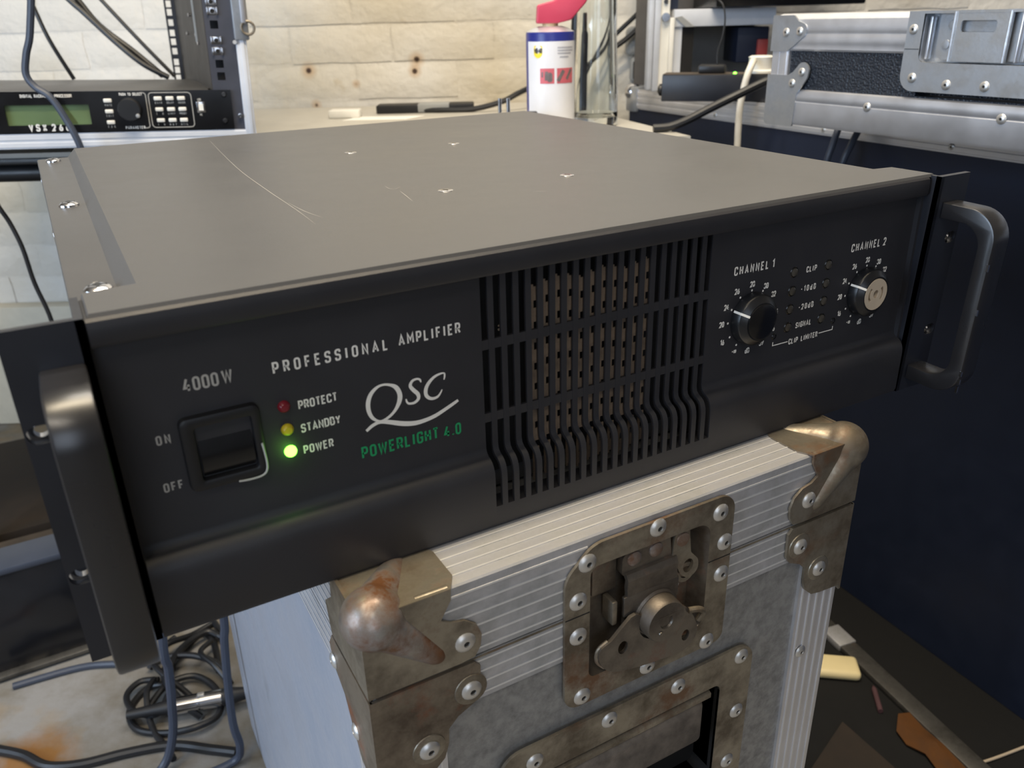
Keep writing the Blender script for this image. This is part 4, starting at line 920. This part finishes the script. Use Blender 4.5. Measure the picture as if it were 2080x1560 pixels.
b = B(); b.box(1, 27, -1.2, 3, 40, 90); b.box(9, 12, -2, -1, 40, 90); b.box(21, 25, -2.2, -1, 42, 90, .8); part('upright_extrusion', b, 'alu_bright', hc)
p1 = fillet([(-2, 84), (24, 84, 3), (36, 92, 3), (51, 103, 7), (51, 113, 7), (38, 117, 4), (30, 123.5, 2), (-2, 123.5)], True, 0, 4)
b = B(); b.prism(p1, 0, 2.2, MF(-.6)); b.box(-2, .4, 0, 40, 84, 123, .5); pc = part('corner_plate', b, 'galv', hc)
for p in ((20.5, 105), (41, 106)): rivet(pc, (p[0], p[1], 2.2), MF(-.6))
p2 = fillet([(-2, 0, 6), (44, 0, 2), (46, 37, 5), (60, 56, 6), (62, 68, 8), (50, 75, 8), (38, 62, 8), (30, 58, 3), (-2, 58)], True, 0, 5)
b = B(); b.prism(p2, 0, 2.2, MF(-.9)); b.box(-2, .4, 0, 40, 0, 58, .5); pc = part('corner_plate', b, 'galv', hc)
for p in ((51, 62), (38, 49)): rivet(pc, (p[0], p[1], 2.2), MF(-.9))
for s_ in (147, 299, 451): rivet(hc, (s_, 29.5), MF(-1.5))
do = fillet([(183, 125), (183, 49, 16), (349, 49, 16), (349, 125)], True, 0, 7); di = fillet([(200.5, 122.5), (200.5, 77, 7), (331.5, 77, 7), (331.5, 122.5)], True, 0, 5)
b = B(); b.prism(do, 0, 2, MF(-1.2), [di]); ld = part('latch_dish', b, 'galv', hc)
n_ = len(di); V = [MF(-1.2) @ Vector((p.x, p.y, w_)) for w_ in (1.8, -14) for p in di]
b = B(); b.hull(V, [[i, (i+1) % n_, n_+(i+1) % n_, n_+i] for i in range(n_)]+[list(range(n_, 2*n_))]); part('dish_recess', b, 'galv', ld)
b = B(); b.box(183.5, 200, -3.4, -3.2, 89.2, 89.8); part('dish_seam', b, 'void', ld)
for p in ((190.5, 108), (197.5, 62), (237, 57), (277, 57.5), (334, 62), (341, 108)): rivet(ld, (p[0], p[1], 2), MF(-1.2))
b = B(); b.prism(fillet([(214, 124), (214, 80, 8), (318, 80, 8), (318, 124)], True, 0, 4), -6, -4, MF(0)); part('latch_base', b, 'galv', ld)
b = B(); b.prism([Vector(p) for p in ((233, 79), (291, 79), (291, 124), (233, 124))], 0, 2, MF(-1.0), [rrect(241, 277, 105.5, 116, 2.5, 4)])
for x in (234.5, 289.5): b.tube([(x, -3.2, 79), (x, -3.2, 124)], 1.6, 10, sub=1)
part('latch_plate', b, 'galv', ld)
for bx in ((299, 301, -3, 4, 79, 124), (306, 308, -2, 4, 80, 112), (203, 206, 3, 9, 80, 120)):
    b = B(); b.box(*bx, .8); part('latch_rib', b, 'alu_bright', ld)
for p in ((228, 112), (224, 94), (309, 96), (312, 118)):
    b = B(); b.lathe([(4.6, 0), (4.2, 1), (0, 1.6)], MF(4) @ Matrix.Translation((p[0], p[1], 0)), 16); part('flat_rivet', b, 'galv', ld)

# open white rack behind, standing on the navy case
NT_ = FLOOR+670.5
wr = thing('open_rack', 'open white rack case with aluminium uprights on the far end of the navy case', 'rack', RM(252, 1440, NT_), YAW)
b = B(); b.box(-16, -7, -2, 22, 2, 330, 3); b.box(-7, 4, 0, 20, 0, 330, 2.5); part('upright', b, 'laminate', wr)
b = B(); b.box(4, 18, 4, 14, 0, 300); part('door_edge', b, 'white_plastic', wr)
b = B(); b.box(18, 26, -3, 10, 0, 112, 2); part('door_edge', b, 'white_plastic', wr)
b = B(); b.box(26, 40, 6, 10, 0, 110); part('inner_lining', b, 'laminate', wr)
b = B(); b.box(26, 190, 2, 146, 98, 124, 1.5); part('shelf', b, 'laminate', wr)
b = B(); b.prism([Vector(p) for p in ((27, 112), (37, 114), (58, 97.8), (44, 97.8))], 0, 3, MF(2)); part('shelf_bracket', b, 'grey_plastic', wr)
b = B(); b.box(40, 60, 8, 146, 0, 97.5); part('inner_wall', b, 'void', wr)
b = B(); b.box(60, 190, 118, 146, 0, 97.5); part('back_wall', b, 'grey_plastic', wr, 'dusty grey back of the rack')
b = B(); b.box(-14, 190, 147, 155, 0, 330); part('rear_board', b, 'darkwall', wr)
b = B(); b.box(138, 190, 30, 117, 40, 95, 2); part('grey_module', b, 'navy', wr)
b = B(); b.box(170, 188, 22, 30, 44, 76, 2); part('red_connector', b, 'red', wr)
b = B(); b.box(10, 34, 20, 60, 124.5, 330); part('dark_panel', b, 'navy', wr)
b = B(); b.cyl((11, 3, 113), (11, -4, 113), 6.5, n=20); part('hinge_bolt', b, 'screw', wr)
b = B(); b.cyl((11, 3.5, 136), (11, 1, 136), 3.5, n=16); part('screw', b, 'dark_screw', wr)
b = B(); b.box(84, 320, -30, 140, 125.2, 230, 3); single('rack_unit', b, 'gloss', 'black rack unit on the shelf of the open white rack', 'equipment', RM(252, 1440, NT_), YAW)

PSO, PSA = RM(230, 1264, NT_+.5), YAW-math.radians(18)
def PW(x, y, z): return (PSO[0]+math.cos(PSA)*x-math.sin(PSA)*y, PSO[1]+math.sin(PSA)*x+math.cos(PSA)*y, PSO[2]+z)
def local(P, org, ang):
    dx, dy = P[0]-org[0], P[1]-org[1]; return (math.cos(ang)*dx+math.sin(ang)*dy, -math.sin(ang)*dx+math.cos(ang)*dy, P[2]-org[2])
pb = thing('power_strip', 'dark box shaped power distributor with lit green lamp, on the navy case', 'power strip', PSO, PSA)
b = B(); b.box(0, 152, 0, 46, 0, 36.5, 1.2); part('housing', b, 'ear', pb)
b = B(); b.box(.5, 151.5, .5, 45.5, 36.5, 37.2); part('top_plate', b, 'case_top', pb)
b = B(); b.lathe([(4, 0), (8.5, 1), (8.5, 4.5), (5, 7), (0, 7)], Matrix.Translation((0, 14, 15)) @ Matrix.Rotation(-math.pi/2, 4, 'Y'), 20); part('end_knob', b, 'plastic', pb)
b = B(); b.lathe([(2.3, 0), (2.0, 1.8), (0, 2.4)], Matrix.Translation((102, 8, 37.2)), 14); part('power_lamp', b, 'led_green', pb, 'lit green lamp')
ch = thing('charger', 'small black charger plugged in on the dark power distributor', 'charger', PW(50, 8, 37.4), PSA)
b = B(); b.box(0, 38, 0, 22, 0, 12, 3); part('charger_body', b, 'plastic', ch)
b = B(); b.tube([(26, 10, 11), (25, 12, 28), (30, 16, 50), (31, 20, 72), (26, 26, 90), (14, 34, 100)], 1.2, 8); part('lead', b, 'cable', ch)
WPO = PW(136, 22, 37.4)
wp = thing('white_plug', 'white round mains plug on the power distributor with hanging white lead', 'plug', WPO, PSA)
b = B(); b.lathe([(21, 0), (21, 3), (17.5, 5), (17, 19), (17.8, 21), (14, 23), (0, 23)], None, 32); part('plug_body', b, 'white_plastic', wp)
b = B(); b.tube([local(RM(*p), WPO, PSA) for p in ((349, 1222, 156), (343, 1208, 151), (337, 1202, 138.7), (333.7, 1202, 122.8), (330.8, 1204, 96.5), (331.4, 1206, 65.8), (333, 1208, 38.5), (334, 1210, -40), (336, 1212, -260), (335, 1210, -480), (325, 1190, -560), (300, 1150, -564))], 4.7, 12); part('lead', b, 'cable_white', wp)

# ================================================================== cables
def cable(name, P, r, m, label, group=None, n=10):
    b = B(); b.tube(P, r, n); return loose(name, b, m, label, 'cable', group)
R3 = lambda L: [RM(*p) for p in L]
cable('cable', R3([(400, 1165, 142), (376, 1158, 140), (347, 1150, 133), (312, 1148, 118), (274, 1146, 101), (245, 1146, 87), (222, 1146, 79), (200, 1146, 77.5)]), 5.6, 'rubber', 'thick black cable running from behind the latched case down to the workbench')
cable('cable', R3([(-470, 1000, 620), (-500, 1000, 420), (-512, 1000, 285), (-528, 1000, 219), (-539, 1000, 194), (-545, 1000, 173), (-538, 1000, 159), (-524, 1000, 148), (-513, 1000, 126), (-503, 1000, 95), (-500, 1005, 50), (-480, 1010, -60)]), 4.0, 'cable_blue', 'blue grey cable hanging in front of the signal processor display')
cable('cable', R3([(-740, 1290, 520), (-700, 1296, 350), (-676, 1300, 258), (-662, 1300, 205), (-644, 1310, 150)]), 3.0, 'cable', 'thin dark cable slanting down behind the processor at far left')
cable('cable', R3([(-790, 1326, 470), (-690, 1328, 325), (-640, 1330, 264), (-617, 1330, 240), (-579, 1330, 199), (-545, 1330, 168), (-512, 1335, 148)]), 4.2, 'cable', 'dark slanting cable behind the processor, lower of a crossing pair')
cable('cable', R3([(-770, 1342, 480), (-680, 1342, 330), (-632, 1342, 264), (-604, 1342, 223), (-560, 1342, 185), (-523, 1342, 150)]), 4.6, 'cable', 'dark slanting cable behind the processor, thicker of a crossing pair')
cable('cable', R3([(-740, 1360, 450), (-660, 1360, 335), (-603, 1360, 260), (-554, 1360, 198), (-512, 1360, 148)]), 3.0, 'cable', 'dark slanting cable nearest the rear rack rail')
cable('cable', R3([(-650, 1060, 60), (-632, 1020, 29), (-622, 1020, -1), (-615, 1020, -33), (-612, 1020, -78), (-604, 1020, -122), (-602, 1020, -170), (-590, 1010, -300)]), 2.8, 'cable', 'thin black cable hanging below the workbench edge at left')
cable('cable', R3([(-150, 1486, TT+4), (-107, 1478, TT+4), (-55, 1474, TT+5), (-4, 1476, 88), (34, 1490, 104), (121, 1575, 131), (208, 1606, 168), (269, 1606, 217), (340, 1606, 275), (440, 1606, 350)]), 4.6, 'cable', 'black cable rising from the workbench behind the can and bottle')
cable('cable', R3([(120, 1606, 108), (156, 1606, 142), (207, 1606, 189), (238, 1606, 216), (275, 1606, 252), (400, 1606, 372)]), 4.0, 'cable', 'short black cable above the other behind the bottle')
for i, (x0, x1, f, r, lab) in enumerate(((409, 396, 1040, 4.2, 'grey cable hanging from under the latched case, left of two'), (435, 416, 1040, 4.2, 'grey cable hanging from under the latched case, right of two'))):
    cable('cable', R3([(x0+8, f+18, 96), (x0, f, 84), ((x0+x1)/2, f-6, 66), (x1, f-8, 36), (x1-4, f-6, -40), (x1-6, f-4, -250), (x1-4, f-4, -470), (x1-10, f-30, -555), (x1-20, f-90, -560)]), r, 'cable_blue', lab)

# ================================================================== floor things
lbx = thing('black_box', 'long low black box with glossy creased side, on the floor at left', 'box', (-760, 782, FLOOR))
b = B(); b.box(0, 605, 0, 52, 0, 158, 3); part('shell', b, 'sheet', lbx)
b = B(); b.box(-2, 607, -2.5, 54, 154, 164, 2.5); part('lit_top', b, 'cable_blue', lbx, 'box top with window light painted in as blue grey')  # blue-grey colour paints window light on to the black box's top
b = B(); b.box(-2, 470, -12, 2, 4, 10, 1.5); part('bottom_flange', b, 'strip', lbx)
b = B(); b.box(0, 700, 0, 252, 0, 26, 2); single('brown_board', b, 'case_top', 'dusty brown board lying on the floor right behind the low black box', 'board', (-900, 850, FLOOR))
b = B(); b.box(0, 800, 0, 380, 0, 22, 2); single('brown_board', b, 'brownboard', 'dark reddish brown board lying further back under the workbench', 'board', (-1080, 1134, FLOOR))
Z0 = FLOOR
fl3 = lambda L, z=4.5: [(p[0], p[1], Z0+z+(p[2] if len(p) > 2 else 0)) for p in L]
cable('cable', R3([(-330, 760, 40), (-352, 720, -120), (-380, 690, -370), (-383, 690, -420), (-389, 690, -470), (-398, 690, -521), (-412, 678, -556), (-440, 640, -565)]), 5.0, 'cable_blue', 'blue grey cable hanging behind the left handle down to the floor')
cable('cable', R3([(-290, 720, 20), (-305, 690, -200), (-311, 690, -349), (-316, 690, -385), (-323, 690, -455), (-326, 690, -507), (-324, 690, -540), (-336, 688, -562), (-390, 660, -565)]), 4.6, 'cable_blue', 'blue grey cable hanging beside the white side of the silver case')
cable('cable', fl3([(-213, 690, 0), (-221, 650, 4), (-247, 657, 0), (-271, 630, 0), (-269, 593, 0), (-242, 568, 0), (-205, 548, 8), (-175, 560, 4), (-170, 605, 2), (-190, 640, 6), (-224, 640, 8), (-252, 611, 6)]), 4.2, 'cable', 'black coiled cable on the floor left of the silver case')
cable('cable', fl3([(-232, 655, 8), (-254, 664, 8), (-272, 646, 8), (-266, 613, 8), (-242, 592, 10), (-226, 618, 10)]), 4.0, 'cable', 'small black cable loop at the left of the coil')
cable('cable', fl3([(-237, 655, 12), (-249, 626, 16), (-251, 582, 2), (-240, 540, 0), (-236, 520, 0)]), 3.8, 'cable', 'black cable curving across the left side of the coil')
cable('cable', fl3([(-160, 640, 0), (-155, 700, 0), (-165, 728, 0), (-190, 712, 0), (-224, 662, 12), (-214, 590, 20), (-196, 570, 0)]), 4.4, 'cable', 'black cable arching at the back of the coil')
cable('cable', fl3([(-215, 684, 16), (-185, 668, 16), (-159, 641, 10), (-152, 606, 2)]), 4.4, 'cable', 'black cable crossing the coil towards the silver case')
cable('cable', fl3([(-200, 740, 0), (-228, 716, 2), (-232, 670, 18), (-205, 612, 10), (-195, 590, 4)]), 3.8, 'cable', 'black cable running from the low black box into the coil')
cable('cable', fl3([(-430, 655, 0), (-414, 641, 0), (-389, 617, 0), (-366, 586, 0), (-330, 568, 0), (-282, 558, 0), (-234, 542, 0), (-195, 512, 0), (-170, 492, 0)]), 6.0, 'cable', 'thick black cable along the bottom edge of the floor')
cable('cable', fl3([(-400, 752, 0), (-320, 744, 0), (-270, 722, 0), (-229, 703, 0)]), 4.6, 'cable_blue', 'blue grey cable lying along the foot of the low black box')
cable('cable', fl3([(-150, 770, 0), (-142, 700, 4), (-160, 716, 10), (-196, 694, 14), (-222, 640, 22), (-219, 596, 4)]), 4.2, 'cable', 'black cable bending through the top of the coil beside the case')
cable('cable', fl3([(-240, 690, 2), (-215, 703, 20), (-179, 727, 4), (-150, 742, 0)]), 4.2, 'cable', 'black cable end reaching behind the coil')
cable('cable', fl3([(-158, 690, 12), (-176, 660, 24), (-165, 626, 24), (-154, 600, 10)]), 3.6, 'cable', 'thin black cable dropping across the metal audio connector')
cable('wire', [(545, 44, FLOOR+6), (557, 40, FLOOR+7), (585, 34, FLOOR+7), (640, 25, FLOOR+6)], 1.6, 'cap_in', 'thin tan wire on the black mat at the end of the steel bar')
xl = thing('audio_connector', 'shiny metal audio connector with black strain relief among the cables', 'connector', (-190, 579, Z0+20), math.radians(-16))
b = B(); b.lathe([(0, -36), (10.4, -36), (10.6, -5), (9.7, -4.2), (9.7, -2.4), (10.6, -1.6), (10.8, 26), (0, 26)], Matrix.Rotation(math.pi/2, 4, 'Y'), 28); part('barrel', b, 'screw', xl)
b = B(); b.lathe([(10.9, 24), (10.9, 34), (8.5, 46), (6, 62), (0, 62)], Matrix.Rotation(math.pi/2, 4, 'Y'), 20); part('strain_relief', b, 'rubber', xl)
b = B(); b.lathe([(0, -88), (5.4, -88), (7.6, -54), (9.6, -40), (9.6, -35), (0, -35)], Matrix.Rotation(math.pi/2, 4, 'Y'), 20); part('rear_sleeve', b, 'rubber', xl)
b = B(); b.box(-4, 4, -3, 3, 9.6, 12.4, 1); part('release_tab', b, 'rivet', xl)

b = B(); b.prism([Vector(p) for p in ((160, -60), (700, -60), (712, 330), (722, 620), (160, 620))], 0, 4); 
single('floor_mat', b, 'mat', 'black floor mat to the right of the silver case', 'mat', (0, 0, FLOOR+.3))
b = B(); b.prism([Vector(p) for p in ((0, 0), (120, 26), (124, 120), (16, 84))], 0, 1.4); single('card_scrap', b, 'brownboard', 'dark brown scrap of card on the mat beside the silver case', 'scrap', (350, 40, FLOOR+4.6))
b = B(); b.box(-34, 34, -18, 18, 0, 14, 6, 3); b.mi = 1; b.lathe([(4, 14.1), (3.4, 14.5), (0, 14.5)], Matrix.Translation((-16, 4, 0)), 14)
single('white_connector', b, ['cream', 'brownboard'], 'cream plastic connector block lying beside the metal strip', 'connector', (530, 226, FLOOR+4.5), math.radians(-38))
b = B()
NXX = 9; pts = [[(514, 116), (532, 129), (560, 122)], [(508, 98), (530, 104), (558, 102)], [(514, 78), (532, 78), (546, 72)], [(500, 40), (520, 42), (544, 34)]]
V = []; F = []
for i, row in enumerate(pts):
    for j, p in enumerate(row): V.append((p[0], p[1], FLOOR+5+(9 if j == 1 else 3)*(1 if i % 2 == 0 else .5))); 
for i in range(3):
    for j in range(2): a = i*3+j; F.append((a, a+1, a+4, a+3))
b.hull(V, F)
bmesh.ops.subdivide_edges(b.bm, edges=list(b.bm.edges), cuts=3, use_grid_fill=True, smooth=.6)
ex = bmesh.ops.solidify(b.bm, geom=list(b.bm.faces), thickness=2.0)
loose('yellow_cloth', b, 'ochre', 'crumpled ochre yellow cloth on the mat beside the metal strip', 'cloth')
b = B(); b.cyl((0, -18, 3.4), (0, 18, 3.4), 3.2, n=10); b.cyl((0, 18, 3.4), (0, 24, 3.4), 3.2, .8, n=10); single('pencil_stub', b, 'pink', 'short dull pink pencil stub on the black mat', 'pencil', (536, 160, FLOOR+4.6), math.radians(-40))
